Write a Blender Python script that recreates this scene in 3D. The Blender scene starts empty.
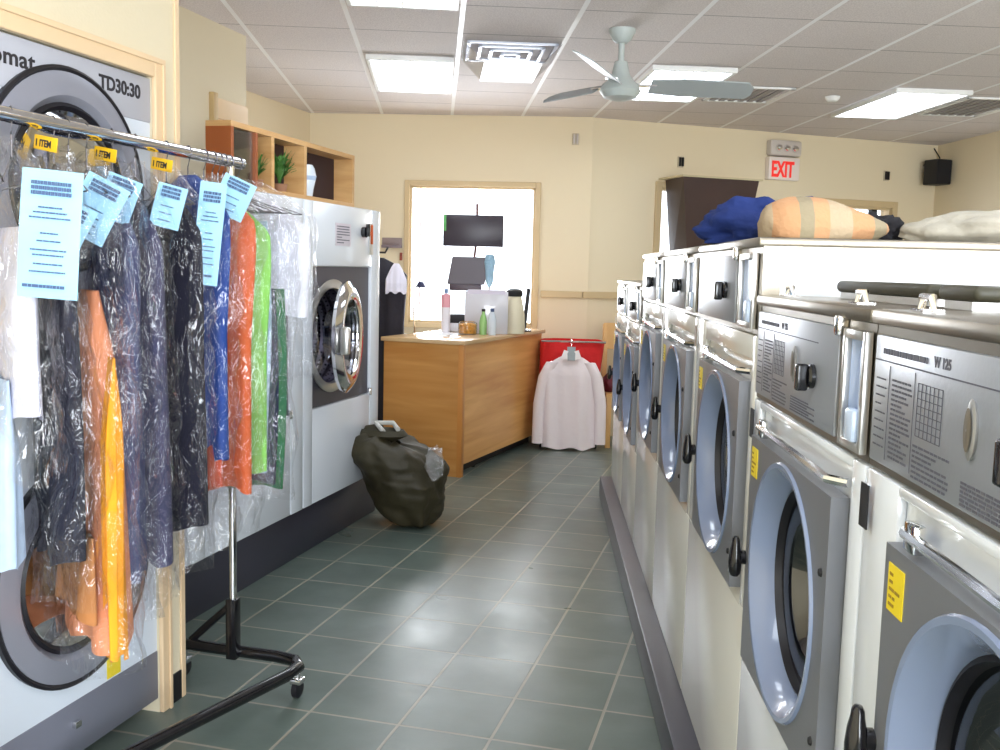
import bpy, bmesh, math, random
from mathutils import Vector, Matrix, noise
random.seed(7)
R = math.radians
SC = bpy.context.scene
COL = SC.collection

# ------------------------------------------------------------------ camera, world, lights, exposure
H = 1.5
CEIL = 2.832
def make_camera():
    cd = bpy.data.cameras.new('camera'); co = bpy.data.objects.new('camera', cd); COL.objects.link(co)
    cd.sensor_width = 36; cd.lens = 0.98 * 36; cd.clip_start = 0.02; cd.clip_end = 200
    p, r = R(6.2), R(1.4)
    cp, sp, c, s = math.cos(p), math.sin(p), math.cos(r), math.sin(r)
    right = Vector((c, s*sp, s*cp)); up = Vector((-s, c*sp, c*cp)); fwd = Vector((0, cp, -sp))
    m = Matrix((right, up, -fwd)).transposed().to_4x4(); m.translation = Vector((0, 0, H))
    co.matrix_world = m
    SC.camera = co
make_camera()
wd = bpy.data.worlds.new('world'); SC.world = wd; wd.use_nodes = True
bg = wd.node_tree.nodes['Background']; bg.inputs[0].default_value = (0.90, 0.95, 1.0, 1); bg.inputs[1].default_value = 3.2
SC.view_settings.view_transform = 'Standard'; SC.view_settings.look = 'None'
SC.view_settings.gamma = 1; SC.view_settings.use_curve_mapping = False
SC.view_settings.exposure = 0.55
SC.cycles.transparent_max_bounces = 32
def area(name, loc, rot, sx, sy, power, col=(1, 1, 1)):
    l = bpy.data.lights.new(name, 'AREA'); l.shape = 'RECTANGLE'; l.size = sx; l.size_y = sy
    l.energy = power; l.color = col
    o = bpy.data.objects.new(name, l); COL.objects.link(o); o.location = loc; o.rotation_euler = rot
    return o
# daylight coming in through the street windows behind the viewer and through the far windows
area('street_window_light', (1.6, -3.05, 1.5), (R(90), 0, 0), 4.6, 1.9, 290, (0.86, 0.93, 1.0))
area('far_window_light', (-0.28, 9.15, 1.65), (R(90), 0, R(180)), 1.1, 1.2, 75, (0.95, 0.98, 1.0))

# ------------------------------------------------------------------ frames
class Frame:
    def __init__(s, yaw, ox=0, oy=0): s.a = R(yaw); s.ox = ox; s.oy = oy
    def w(s, u, v, z=0):
        c, n = math.cos(s.a), math.sin(s.a)
        return Vector((s.ox + c*u + n*v, s.oy - n*u + c*v, z))
LF = Frame(15)        # left machines and floor tiles
WF = Frame(2.4)       # washer row on the right
CF = Frame(-3.85)     # ceiling grid
KF = Frame(22)        # counter
BX, BY = 0.712, 8.743
EF = Frame(-19.64, BX, BY)   # exit wall
FF = Frame(3.73, BX, BY)     # far wall with the window
WD = Frame(0)

# ------------------------------------------------------------------ materials
def lin(c):
    r = []
    for x in c:
        x = x/255.0
        r.append(x/12.92 if x <= .04045 else ((x+.055)/1.055)**2.4)
    return (*r, 1)
MATS = {}
def mat(name, col, rough=.5, metal=0, bump=0, bscale=40, var=0, vscale=5, coat=0, spec=.5, emis=0, stretch=None, sub=0):
    if name in MATS: return MATS[name]
    m = bpy.data.materials.new(name); m.use_nodes = True; MATS[name] = m
    nt = m.node_tree; N = nt.nodes; K = nt.links; b = N['Principled BSDF']
    c = lin(col)
    b.inputs['Base Color'].default_value = c; b.inputs['Roughness'].default_value = rough
    b.inputs['Metallic'].default_value = metal; b.inputs['Coat Weight'].default_value = coat
    b.inputs['Specular IOR Level'].default_value = spec
    if emis: b.inputs['Emission Color'].default_value = c; b.inputs['Emission Strength'].default_value = emis
    tc = N.new('ShaderNodeTexCoord'); mp = N.new('ShaderNodeMapping'); K.new(tc.outputs['Object'], mp.inputs[0])
    if stretch: mp.inputs['Scale'].default_value = stretch
    if var:
        n = N.new('ShaderNodeTexNoise'); n.inputs['Scale'].default_value = vscale; n.inputs['Detail'].default_value = 4
        K.new(mp.outputs[0], n.inputs['Vector'])
        rp = N.new('ShaderNodeValToRGB'); rp.color_ramp.elements[0].position = .3; rp.color_ramp.elements[1].position = .7
        rp.color_ramp.elements[0].color = tuple(x*(1-var) for x in c[:3]) + (1,)
        rp.color_ramp.elements[1].color = tuple(min(1, x*(1+var)) for x in c[:3]) + (1,)
        K.new(n.outputs['Fac'], rp.inputs[0]); K.new(rp.outputs[0], b.inputs['Base Color'])
    if bump:
        n = N.new('ShaderNodeTexNoise'); n.inputs['Scale'].default_value = bscale; n.inputs['Detail'].default_value = 3
        K.new(mp.outputs[0], n.inputs['Vector'])
        bp = N.new('ShaderNodeBump'); bp.inputs['Strength'].default_value = bump; bp.inputs['Distance'].default_value = .02
        K.new(n.outputs['Fac'], bp.inputs['Height']); K.new(bp.outputs[0], b.inputs['Normal'])
    return m
def wood(name, c1, c2, stretch=(1, 1, 8), rough=.35):
    m = bpy.data.materials.new(name); m.use_nodes = True; MATS[name] = m
    nt = m.node_tree; N = nt.nodes; K = nt.links; b = N['Principled BSDF']; b.inputs['Roughness'].default_value = rough
    tc = N.new('ShaderNodeTexCoord'); mp = N.new('ShaderNodeMapping'); mp.inputs['Scale'].default_value = stretch
    K.new(tc.outputs['Object'], mp.inputs[0])
    n = N.new('ShaderNodeTexNoise'); n.inputs['Scale'].default_value = 2.2; n.inputs['Detail'].default_value = 6; n.inputs['Distortion'].default_value = .6
    K.new(mp.outputs[0], n.inputs['Vector'])
    rp = N.new('ShaderNodeValToRGB'); rp.color_ramp.elements[0].position = .32; rp.color_ramp.elements[1].position = .68
    rp.color_ramp.elements[0].color = lin(c1); rp.color_ramp.elements[1].color = lin(c2)
    K.new(n.outputs['Fac'], rp.inputs[0]); K.new(rp.outputs[0], b.inputs['Base Color'])
    return m
def plastic_film(name, tint=(1, 1, 1), base=.06, bscale=15, bstr=1.0):
    m = bpy.data.materials.new(name); m.use_nodes = True; MATS[name] = m
    nt = m.node_tree; N = nt.nodes; K = nt.links
    for n in list(N): N.remove(n)
    out = N.new('ShaderNodeOutputMaterial'); mix = N.new('ShaderNodeMixShader'); tr = N.new('ShaderNodeBsdfTransparent')
    tr.inputs[0].default_value = (.97*tint[0], .97*tint[1], .98*tint[2], 1)
    gl = N.new('ShaderNodeBsdfGlossy'); gl.inputs['Roughness'].default_value = .05; gl.inputs[0].default_value = (1, 1, 1, 1)
    tc = N.new('ShaderNodeTexCoord'); mp = N.new('ShaderNodeMapping'); mp.inputs['Scale'].default_value = (1, 1, .45)
    K.new(tc.outputs['Object'], mp.inputs[0])
    n1 = N.new('ShaderNodeTexNoise'); n1.inputs['Scale'].default_value = bscale; n1.inputs['Detail'].default_value = 3; n1.inputs['Distortion'].default_value = 2.5
    K.new(mp.outputs[0], n1.inputs['Vector'])
    bp = N.new('ShaderNodeBump'); bp.inputs['Strength'].default_value = bstr; bp.inputs['Distance'].default_value = .03
    K.new(n1.outputs['Fac'], bp.inputs['Height'])
    K.new(bp.outputs[0], gl.inputs['Normal'])
    lw = N.new('ShaderNodeLayerWeight'); lw.inputs[0].default_value = .28; K.new(bp.outputs[0], lw.inputs['Normal'])
    pw = N.new('ShaderNodeMath'); pw.operation = 'POWER'; pw.inputs[1].default_value = 2.6; K.new(lw.outputs['Facing'], pw.inputs[0])
    mt = N.new('ShaderNodeMath'); mt.operation = 'MULTIPLY_ADD'; mt.inputs[1].default_value = .5; mt.inputs[2].default_value = base
    K.new(pw.outputs[0], mt.inputs[0]); K.new(mt.outputs[0], mix.inputs[0])
    K.new(tr.outputs[0], mix.inputs[1]); K.new(gl.outputs[0], mix.inputs[2]); K.new(mix.outputs[0], out.inputs[0])
    return m
def clear_glass(name, tint=(.8, .85, .9), fac=.18, rough=.03):
    m = bpy.data.materials.new(name); m.use_nodes = True; MATS[name] = m
    nt = m.node_tree; N = nt.nodes; K = nt.links
    for n in list(N): N.remove(n)
    out = N.new('ShaderNodeOutputMaterial'); mix = N.new('ShaderNodeMixShader'); tr = N.new('ShaderNodeBsdfTransparent')
    tr.inputs[0].default_value = (*tint, 1)
    gl = N.new('ShaderNodeBsdfGlossy'); gl.inputs['Roughness'].default_value = rough
    lw = N.new('ShaderNodeLayerWeight'); lw.inputs[0].default_value = .35
    mt = N.new('ShaderNodeMath'); mt.operation = 'MULTIPLY_ADD'; mt.inputs[1].default_value = .6; mt.inputs[2].default_value = fac
    K.new(lw.outputs['Fresnel'], mt.inputs[0]); K.new(mt.outputs[0], mix.inputs[0])
    K.new(tr.outputs[0], mix.inputs[1]); K.new(gl.outputs[0], mix.inputs[2]); K.new(mix.outputs[0], out.inputs[0])
    return m
def emit(name, col, strength):
    m = bpy.data.materials.new(name); m.use_nodes = True; MATS[name] = m
    b = m.node_tree.nodes['Principled BSDF']; b.inputs['Base Color'].default_value = lin(col)
    b.inputs['Emission Color'].default_value = lin(col); b.inputs['Emission Strength'].default_value = strength
    return m
def tile_floor():
    m = bpy.data.materials.new('slate_tile'); m.use_nodes = True
    nt = m.node_tree; N = nt.nodes; K = nt.links; b = N['Principled BSDF']
    tc = N.new('ShaderNodeTexCoord'); mp = N.new('ShaderNodeMapping'); K.new(tc.outputs['Object'], mp.inputs[0])
    mp.inputs['Location'].default_value = (0.459+.316*20+.002, -3.527+.316*30, 0)
    br = N.new('ShaderNodeTexBrick'); br.offset = 0; br.squash = 1
    br.inputs['Scale'].default_value = 1; br.inputs['Brick Width'].default_value = .316; br.inputs['Row Height'].default_value = .316
    br.inputs['Mortar Size'].default_value = .006; br.inputs['Mortar Smooth'].default_value = .3; br.inputs['Bias'].default_value = 0
    br.inputs['Color1'].default_value = lin((92, 105, 98)); br.inputs['Color2'].default_value = lin((101, 112, 106))
    br.inputs['Mortar'].default_value = lin((152, 146, 132))
    K.new(mp.outputs[0], br.inputs['Vector'])
    n = N.new('ShaderNodeTexNoise'); n.inputs['Scale'].default_value = 5; n.inputs['Detail'].default_value = 5; K.new(tc.outputs['Object'], n.inputs['Vector'])
    mx = N.new('ShaderNodeMixRGB'); mx.blend_type = 'OVERLAY'; mx.inputs[0].default_value = .35
    K.new(br.outputs['Color'], mx.inputs[1]); K.new(n.outputs['Fac'], mx.inputs[2]); K.new(mx.outputs[0], b.inputs['Base Color'])
    n2 = N.new('ShaderNodeTexNoise'); n2.inputs['Scale'].default_value = 3.5; K.new(tc.outputs['Object'], n2.inputs['Vector'])
    mr = N.new('ShaderNodeMapRange'); mr.inputs[3].default_value = .22; mr.inputs[4].default_value = .42
    K.new(n2.outputs['Fac'], mr.inputs[0]); K.new(mr.outputs[0], b.inputs['Roughness'])
    bp = N.new('ShaderNodeBump'); bp.inputs['Strength'].default_value = .35; bp.inputs['Distance'].default_value = .004; bp.invert = True
    K.new(br.outputs['Fac'], bp.inputs['Height'])
    bp2 = N.new('ShaderNodeBump'); bp2.inputs['Strength'].default_value = .12; bp2.inputs['Distance'].default_value = .02
    K.new(n.outputs['Fac'], bp2.inputs['Height']); K.new(bp.outputs[0], bp2.inputs['Normal']); K.new(bp2.outputs[0], b.inputs['Normal'])
    return m
def ceiling_tiles():
    m = bpy.data.materials.new('ceiling_tiles'); m.use_nodes = True
    nt = m.node_tree; N = nt.nodes; K = nt.links; b = N['Principled BSDF']; b.inputs['Roughness'].default_value = .8
    tc = N.new('ShaderNodeTexCoord')
    def brick(w, h, lx, ly, mort):
        mp = N.new('ShaderNodeMapping'); K.new(tc.outputs['Object'], mp.inputs[0]); mp.inputs['Location'].default_value = (lx, ly, 0)
        br = N.new('ShaderNodeTexBrick'); br.offset = 0; br.squash = 1; br.inputs['Scale'].default_value = 1
        br.inputs['Brick Width'].default_value = w; br.inputs['Row Height'].default_value = h
        br.inputs['Mortar Size'].default_value = mort; br.inputs['Mortar Smooth'].default_value = .2
        K.new(mp.outputs[0], br.inputs['Vector']); return br
    a = brick(.615, 60, -.115+.615*20, 20, .015)      # bright T bars running to the far wall
    c = brick(60, .61, 20, -6.40+.61*30, .006)          # dim cross joints
    n = N.new('ShaderNodeTexNoise'); n.inputs['Scale'].default_value = 130; n.inputs['Detail'].default_value = 4; K.new(tc.outputs['Object'], n.inputs['Vector'])
    rp = N.new('ShaderNodeValToRGB'); rp.color_ramp.elements[0].position = .35; rp.color_ramp.elements[1].position = .6
    rp.color_ramp.elements[0].color = lin((206, 197, 196)); rp.color_ramp.elements[1].color = lin((228, 220, 218))
    K.new(n.outputs['Fac'], rp.inputs[0])
    m1 = N.new('ShaderNodeMixRGB'); m1.inputs[2].default_value = lin((150, 142, 142)); K.new(c.outputs['Fac'], m1.inputs[0]); K.new(rp.outputs[0], m1.inputs[1])
    m2 = N.new('ShaderNodeMixRGB'); m2.inputs[2].default_value = lin((245, 244, 246)); K.new(a.outputs['Fac'], m2.inputs[0]); K.new(m1.outputs[0], m2.inputs[1])
    K.new(m2.outputs[0], b.inputs['Base Color'])
    mr = N.new('ShaderNodeMapRange'); mr.inputs[3].default_value = .85; mr.inputs[4].default_value = .3
    K.new(a.outputs['Fac'], mr.inputs[0]); K.new(mr.outputs[0], b.inputs['Roughness'])
    bp = N.new('ShaderNodeBump'); bp.inputs['Strength'].default_value = .3; bp.inputs['Distance'].default_value = .01
    K.new(n.outputs['Fac'], bp.inputs['Height']); K.new(bp.outputs[0], b.inputs['Normal'])
    return m
def striped(name, cols, axis, scale):
    m = bpy.data.materials.new(name); m.use_nodes = True
    nt = m.node_tree; N = nt.nodes; K = nt.links; b = N['Principled BSDF']; b.inputs['Roughness'].default_value = .9
    tc = N.new('ShaderNodeTexCoord'); sx = N.new('ShaderNodeSeparateXYZ'); K.new(tc.outputs['Object'], sx.inputs[0])
    mu = N.new('ShaderNodeMath'); mu.operation = 'MULTIPLY_ADD'; mu.inputs[1].default_value = scale; mu.inputs[2].default_value = 50.0
    K.new(sx.outputs[axis], mu.inputs[0]); fr = N.new('ShaderNodeMath'); fr.operation = 'FRACT'; K.new(mu.outputs[0], fr.inputs[0])
    rp = N.new('ShaderNodeValToRGB'); rp.color_ramp.interpolation = 'CONSTANT'
    e = rp.color_ramp.elements
    while len(e) < len(cols): e.new(.5)
    for i, (p, c) in enumerate(cols): e[i].position = p; e[i].color = lin(c)
    K.new(fr.outputs[0], rp.inputs[0]); K.new(rp.outputs[0], b.inputs['Base Color'])
    n = N.new('ShaderNodeTexNoise'); n.inputs['Scale'].default_value = 60; K.new(tc.outputs['Object'], n.inputs['Vector'])
    bp = N.new('ShaderNodeBump'); bp.inputs['Strength'].default_value = .5; bp.inputs['Distance'].default_value = .01
    K.new(n.outputs['Fac'], bp.inputs['Height']); K.new(bp.outputs[0], b.inputs['Normal'])
    return m

M_WALL = mat('cream_wall_paint', (230, 215, 184), .75, bump=.05, bscale=90)
M_WALLN = mat('near_cream_wall_paint', (222, 210, 182), .7, bump=.05, bscale=90)
M_TRIM = mat('beige_trim_paint', (206, 182, 140), .5)
M_TRIML = mat('pale_wood_trim', (226, 198, 160), .45, var=.08, vscale=3, stretch=(1, 1, .1))
M_ENAMEL = mat('white_enamel', (230, 235, 242), .22, coat=.4)
M_ENAMELC = mat('cream_white_enamel', (228, 226, 218), .2, coat=.4)
M_STEEL = mat('brushed_steel', (206, 204, 200), .28, metal=.8, bump=.03, bscale=160, stretch=(1, 1, .04))
M_STEELD = mat('dull_steel_edge', (150, 142, 128), .35, metal=1)
M_CHROME = mat('chrome', (230, 230, 232), .08, metal=1)
M_DRUM = mat('drum_steel', (150, 150, 155), .2, metal=1)
M_DGREY = mat('grey_door_plate', (128, 130, 136), .38, metal=.35)
M_RING = mat('blue_grey_ring_plastic', (132, 146, 176), .25, coat=.5)
M_BLACK = mat('black_plastic', (14, 13, 18), .2, coat=.4)
M_MBLACK = mat('matt_black', (20, 19, 22), .6)
M_RUBBER = mat('dark_rubber', (22, 20, 26), .45)
M_DISP = mat('dispenser_blue', (150, 172, 214), .3)
M_PLINTH = mat('dark_vinyl_base', (56, 55, 66), .35, var=.15, vscale=2)
M_YEL = mat('yellow_sticker', (232, 206, 30), .5)
M_INK = mat('dark_ink', (40, 38, 44), .6)
M_INKG = mat('grey_ink', (84, 84, 96), .6)
M_GLASS = clear_glass('dark_door_glass', (.45, .47, .55), .10)
M_FILM = plastic_film('thin_plastic_film')
M_TICK = mat('light_blue_paper', (158, 208, 238), .7, var=.06, vscale=9)
M_PANEL = mat('printed_panel_steel', (168, 172, 180), .34, metal=.55, bump=.02, bscale=120)
W_COUNTER = wood('light_oak_panel', (184, 124, 60), (204, 148, 82), (.5, .5, 6))
W_COUNTERF = wood('light_oak_front', (200, 138, 72), (228, 176, 108), (.4, .4, 5))
W_SHELF = wood('shelf_oak', (188, 142, 88), (214, 172, 118), (1, 1, 6))
W_BROWN = wood('red_brown_wood', (140, 72, 34), (160, 88, 46), (2, 2, .5))

# ------------------------------------------------------------------ mesh helpers
class MB:
    def __init__(s): s.bm = bmesh.new()
    def box(s, x0, x1, y0, y1, z0, z1, bev=0, seg=2):
        r = bmesh.ops.create_cube(s.bm, size=1); v = r['verts']
        for q in v: q.co = Vector(((x0+x1)/2 + q.co.x*(x1-x0), (y0+y1)/2 + q.co.y*(y1-y0), (z0+z1)/2 + q.co.z*(z1-z0)))
        if bev:
            ed = list({e for q in v for e in q.link_edges})
            bmesh.ops.bevel(s.bm, geom=ed, offset=bev, segments=seg, affect='EDGES', profile=.5)
        return s
    def poly(s, pts, dvec):
        """closed prism from an outline and an extrusion vector"""
        a = [s.bm.verts.new(Vector(p)) for p in pts]; d = Vector(dvec)
        b = [s.bm.verts.new(Vector(p)+d) for p in pts]; n = len(a)
        s.bm.faces.new(a); s.bm.faces.new(b[::-1])
        for i in range(n): s.bm.faces.new((a[i], b[i], b[(i+1) % n], a[(i+1) % n]))
        return s
    def lathe(s, prof, c, axis='z', n=32, cap=False, sq=(1, 1)):
        """prof: list of (radius, h) along the axis from centre c"""
        c = Vector(c); rings = []
        for r, h in prof:
            ring = []
            for i in range(n):
                t = 2*math.pi*i/n; a, b = r*math.cos(t)*sq[0], r*math.sin(t)*sq[1]
                p = {'z': Vector((a, b, h)), 'x': Vector((h, a, b)), 'y': Vector((a, h, b))}[axis]
                ring.append(s.bm.verts.new(c+p))
            rings.append(ring)
        for k in range(len(rings)-1):
            for i in range(n): s.bm.faces.new((rings[k][i], rings[k][(i+1) % n], rings[k+1][(i+1) % n], rings[k+1][i]))
        if cap: s.bm.faces.new(rings[0][::-1]); s.bm.faces.new(rings[-1])
        return s
    def cyl(s, a, b, r, n=16, r2=None):
        return s.tube([a, b], r, n, r2)
    def tube(s, pts, r, n=10, r2=None, cap=True):
        pts = [Vector(p) for p in pts]; rings = []
        for i, p in enumerate(pts):
            t = (pts[min(i+1, len(pts)-1)] - pts[max(i-1, 0)]).normalized()
            ref = Vector((0, 0, 1)) if abs(t.z) < .9 else Vector((1, 0, 0))
            a = t.cross(ref).normalized(); b = t.cross(a).normalized()
            rr = r if r2 is None else r + (r2-r)*i/(len(pts)-1)
            rings.append([s.bm.verts.new(p + a*rr*math.cos(2*math.pi*k/n) + b*rr*math.sin(2*math.pi*k/n)) for k in range(n)])
        for k in range(len(rings)-1):
            for i in range(n): s.bm.faces.new((rings[k][i], rings[k][(i+1) % n], rings[k+1][(i+1) % n], rings[k+1][i]))
        if cap: s.bm.faces.new(rings[0][::-1]); s.bm.faces.new(rings[-1])
        return s
    def plate_hole(s, x, y0, y1, z0, z1, cy, cz, r, n=64, th=0):
        """plate in the plane x=const between a rectangle and a circular hole; th gives thickness in +x"""
        def rect_pt(t):
            dx, dz = math.cos(t), math.sin(t); k = 1e9
            if dx > 1e-6: k = min(k, (y1-cy)/dx)
            if dx < -1e-6: k = min(k, (y0-cy)/dx)
            if dz > 1e-6: k = min(k, (z1-cz)/dz)
            if dz < -1e-6: k = min(k, (z0-cz)/dz)
            return cy+dx*k, cz+dz*k
        ang = sorted([2*math.pi*i/n for i in range(n)] + [math.atan2(zz-cz, yy-cy) % (2*math.pi) for yy in (y0, y1) for zz in (z0, z1)])
        m = len(ang)
        def mk(xx): 
            o = []; i_ = []
            for t in ang:
                py, pz = rect_pt(t); o.append(s.bm.verts.new((xx, py, pz))); i_.append(s.bm.verts.new((xx, cy+r*math.cos(t), cz+r*math.sin(t))))
            return o, i_
        o, i_ = mk(x)
        for k in range(m): s.bm.faces.new((o[k], o[(k+1) % m], i_[(k+1) % m], i_[k]))
        if th:
            o2, i2 = mk(x+th)
            for k in range(m):
                l = (k+1) % m
                s.bm.faces.new((o2[k], i2[k], i2[l], o2[l])); s.bm.faces.new((o[k], o2[k], o2[l], o[l])); s.bm.faces.new((i_[k], i_[l], i2[l], i2[k]))
        return s
    def xf(s, m):
        bmesh.ops.transform(s.bm, matrix=m, verts=s.bm.verts); return s
def finish(mb, name, m, smooth=None):
    me = bpy.data.meshes.new(name)

    bmesh.ops.recalc_face_normals(mb.bm, faces=mb.bm.faces)
    mb.bm.to_mesh(me); mb.bm.free()
    if m: me.materials.append(m)
    if smooth is not None:
        for p in me.polygons: p.use_smooth = True
        me.set_sharp_from_angle(angle=R(smooth))
    return me
class Thing:
    """a top-level object; parts are given in frame coordinates and stored relative to the base point"""
    def __init__(s, name, label, cat, fr, org, group=None, rot=0):
        s.fr = fr; s.org = Vector(org); s.o = bpy.data.objects.new(name, None); COL.objects.link(s.o)
        s.o.location = fr.w(*org); s.o.rotation_euler = (0, 0, -fr.a + rot); s.o['label'] = label; s.o['category'] = cat
        s.o.empty_display_size = .1
        if group: s.o['group'] = group
    def part(s, name, mb, m, parent=None, smooth=35, label=None, local=False):
        if not local: mb.xf(Matrix.Translation(-s.org))
        o = bpy.data.objects.new(name, finish(mb, name, m, smooth)); COL.objects.link(o); o.parent = parent or s.o
        if label: o['label'] = label
        return o
def single(name, mb, m, label, cat, fr, org, group=None, smooth=35):
    mb.xf(Matrix.Translation(-Vector(org)))
    o = bpy.data.objects.new(name, finish(mb, name, m, smooth)); COL.objects.link(o)
    o.location = fr.w(*org); o.rotation_euler = (0, 0, -fr.a); o['label'] = label; o['category'] = cat
    if group: o['group'] = group
    return o
def struct(name, mb, m, fr=WD, org=(0, 0, 0), parent=None, smooth=None):
    mb.xf(Matrix.Translation(-Vector(org)))
    o = bpy.data.objects.new(name, finish(mb, name, m, smooth)); COL.objects.link(o)
    if parent: o.parent = parent
    else:
        o.location = fr.w(*org); o.rotation_euler = (0, 0, -fr.a); o['kind'] = 'structure'
    return o
def copy_tree(o, parent=None):
    c = o.copy(); COL.objects.link(c); c.parent = parent
    for ch in [x for x in bpy.data.objects if x.parent == o]: copy_tree(ch, c)
    return c
def place(root, fr, org, label): root.location = fr.w(*org); root['label'] = label; return root
def text_mb(body, size, depth=.001, bold=0, space=1.0, xs=1.0):
    cu = bpy.data.curves.new('t', 'FONT'); cu.body = body; cu.size = size; cu.extrude = depth; cu.offset = bold
    cu.space_character = space; cu.align_x = 'LEFT'
    to = bpy.data.objects.new('t', cu); COL.objects.link(to)
    bpy.context.view_layer.update()
    me = bpy.data.meshes.new_from_object(to.evaluated_get(bpy.context.evaluated_depsgraph_get()))
    bpy.data.objects.remove(to); bpy.data.curves.remove(cu)
    mb = MB(); mb.bm.from_mesh(me); bpy.data.meshes.remove(me)
    bmesh.ops.transform(mb.bm, matrix=Matrix.Diagonal((xs, 1, 1, 1)), verts=mb.bm.verts)
    return mb
def orient(mb, pos, ax, up=(0, 0, 1)):
    ax = Vector(ax).normalized(); up = Vector(up).normalized(); n = ax.cross(up)
    m = Matrix((ax, up, n)).transposed().to_4x4(); m.translation = Vector(pos); mb.xf(m); return mb

# ------------------------------------------------------------------ room shell
def wall(name, fr, u0, u1, v0, v1, z0, z1, holes=(), m=M_WALL, along='u'):
    """wall slab; holes = (a0,a1,z0,z1) along the wall direction"""
    mb = MB(); a0, a1 = (u0, u1) if along == 'u' else (v0, v1)
    cuts = sorted({a0, a1, *[h[0] for h in holes], *[h[1] for h in holes]}); zc = sorted({z0, z1, *[h[2] for h in holes], *[h[3] for h in holes]})
    for i in range(len(cuts)-1):
        for j in range(len(zc)-1):
            ca, cz = (cuts[i]+cuts[i+1])/2, (zc[j]+zc[j+1])/2
            if any(h[0] < ca < h[1] and h[2] < cz < h[3] for h in holes): continue
            if along == 'u': mb.box(cuts[i], cuts[i+1], v0, v1, zc[j], zc[j+1])
            else: mb.box(u0, u1, cuts[i], cuts[i+1], zc[j], zc[j+1])
    return struct(name, mb, m, fr)
def pl(fr, u, v): p = fr.w(u, v); return (p.x, p.y)
# floor (tiles follow the left machine row)
mb = MB()
mb.poly([(-6.5, -5.0, -.05), (3.6, -5.0, -.05), (3.6, 11.2, -.05), (-6.5, 11.2, -.05)], (0, 0, .05))
struct('floor', mb, tile_floor(), LF)
mb = MB(); mb.box(-4.9, 5.25, -4.2, 10.6, CEIL, CEIL+.05); struct('ceiling', mb, ceiling_tiles(), CF)
# near left wall around the built-in dryer, alcove behind the dryers, deep wall
wall('wall_left', LF, -1.98, -1.88, -4.4, 2.875, 0, CEIL, [(1.98, 2.735, 0, 2.065)], M_WALLN, 'v')
wall('wall_left_alcove_side', LF, -3.05, -1.98, 2.79, 2.875, 0, CEIL, (), M_WALLN)
wall('wall_left_alcove', LF, -3.15, -3.05, 2.875, 5.38, 0, CEIL, (), M_WALLN, 'v')
wall('wall_left_return', LF, -4.09, -3.15, 5.28, 5.38, 0, CEIL, (), M_WALLN)
wall('wall_left_deep', LF, -4.09, -3.99, 5.38, 8.3, 0, CEIL, (), M_WALL, 'v')
wall('wall_far', FF, -2.62, .05, 0, .12, 0, CEIL, [(-1.555, -.435, 1.0, 2.215)], M_WALL)
wall('wall_exit', EF, 0, 3.95, 0, .12, 0, CEIL, [(.74, 1.62, .95, 2.26), (2.46, 3.32, .95, 2.19)], M_WALL)
c = CF; E2 = EF.w(3.85, 0)
ce = math.cos(CF.a); se = math.sin(CF.a)
ue = ce*E2.x - se*E2.y; ve = se*E2.x + ce*E2.y
wall('wall_right', CF, ue, ue+.1, -3.4, ve+.2, 0, CEIL, (), M_WALL, 'v')
wall('wall_back', CF, -3.6, ue+.1, -3.1, -3.0, 0, CEIL, [(-.9, 4.2, .5, 2.45)], M_WALL)
# chair rail on the two far walls
mb = MB(); mb.box(-.37, .0, -.025, 0, 1.255, 1.315, .006); struct('trim_1', mb, M_TRIM, FF)
mb = MB(); mb.box(.0, .72, -.025, 0, 1.255, 1.315, .006); struct('trim_2', mb, M_TRIM, EF)
def window(name, fr, u0, u1, z0, z1, wdt=.07, mull=(), m=M_TRIM, curtains=False):
    mb = MB()
    for (a, b, c_, d) in ((u0-wdt, u0, z0-wdt, z1+wdt), (u1, u1+wdt, z0-wdt, z1+wdt), (u0, u1, z1, z1+wdt), (u0, u1, z0-wdt, z0)):
        mb.box(a, b, -.03, .0, c_, d, .004)
    for (a, b, c_, d) in ((u0-.0, u0+.02, z0, z1), (u1-.02, u1, z0, z1), (u0, u1, z1-.02, z1), (u0, u1, z0, z0+.02)):
        mb.box(a, b, 0, .12, c_, d)
    org = ((u0+u1)/2, 0, z0)
    o = struct(name, mb, m, fr, org)
    g = MB(); g.box(u0, u1, .07, .076, z0, z1); g.xf(Matrix.Translation(-Vector(org)))
    p = bpy.data.objects.new('window_glass', finish(g, 'window_glass', clear_glass('window_glass_'+name, (.97, .98, 1), .02))); COL.objects.link(p); p.parent = o
    for mu in mull:
        g = MB(); g.box(mu[0], mu[1], .04, .1, z0, z1); g.xf(Matrix.Translation(-Vector(org)))
        p = bpy.data.objects.new('mullion', finish(g, 'mullion', mu[2])); COL.objects.link(p); p.parent = o
    return o
window('window_1', FF, -1.555, -.435, 1.0, 2.215, .045, [(-1.47, -1.455, mat('white_frame', (235, 225, 225), .5))], M_TRIM)
window('window_2', EF, .74, 1.62, .95, 2.26, .055, ())
window('window_3', EF, 2.46, 3.32, .95, 2.19, .06, [(2.52, 2.62, mat('mauve_curtain', (120, 100, 130), .8)), (3.13, 3.19, M_MBLACK)])

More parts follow.
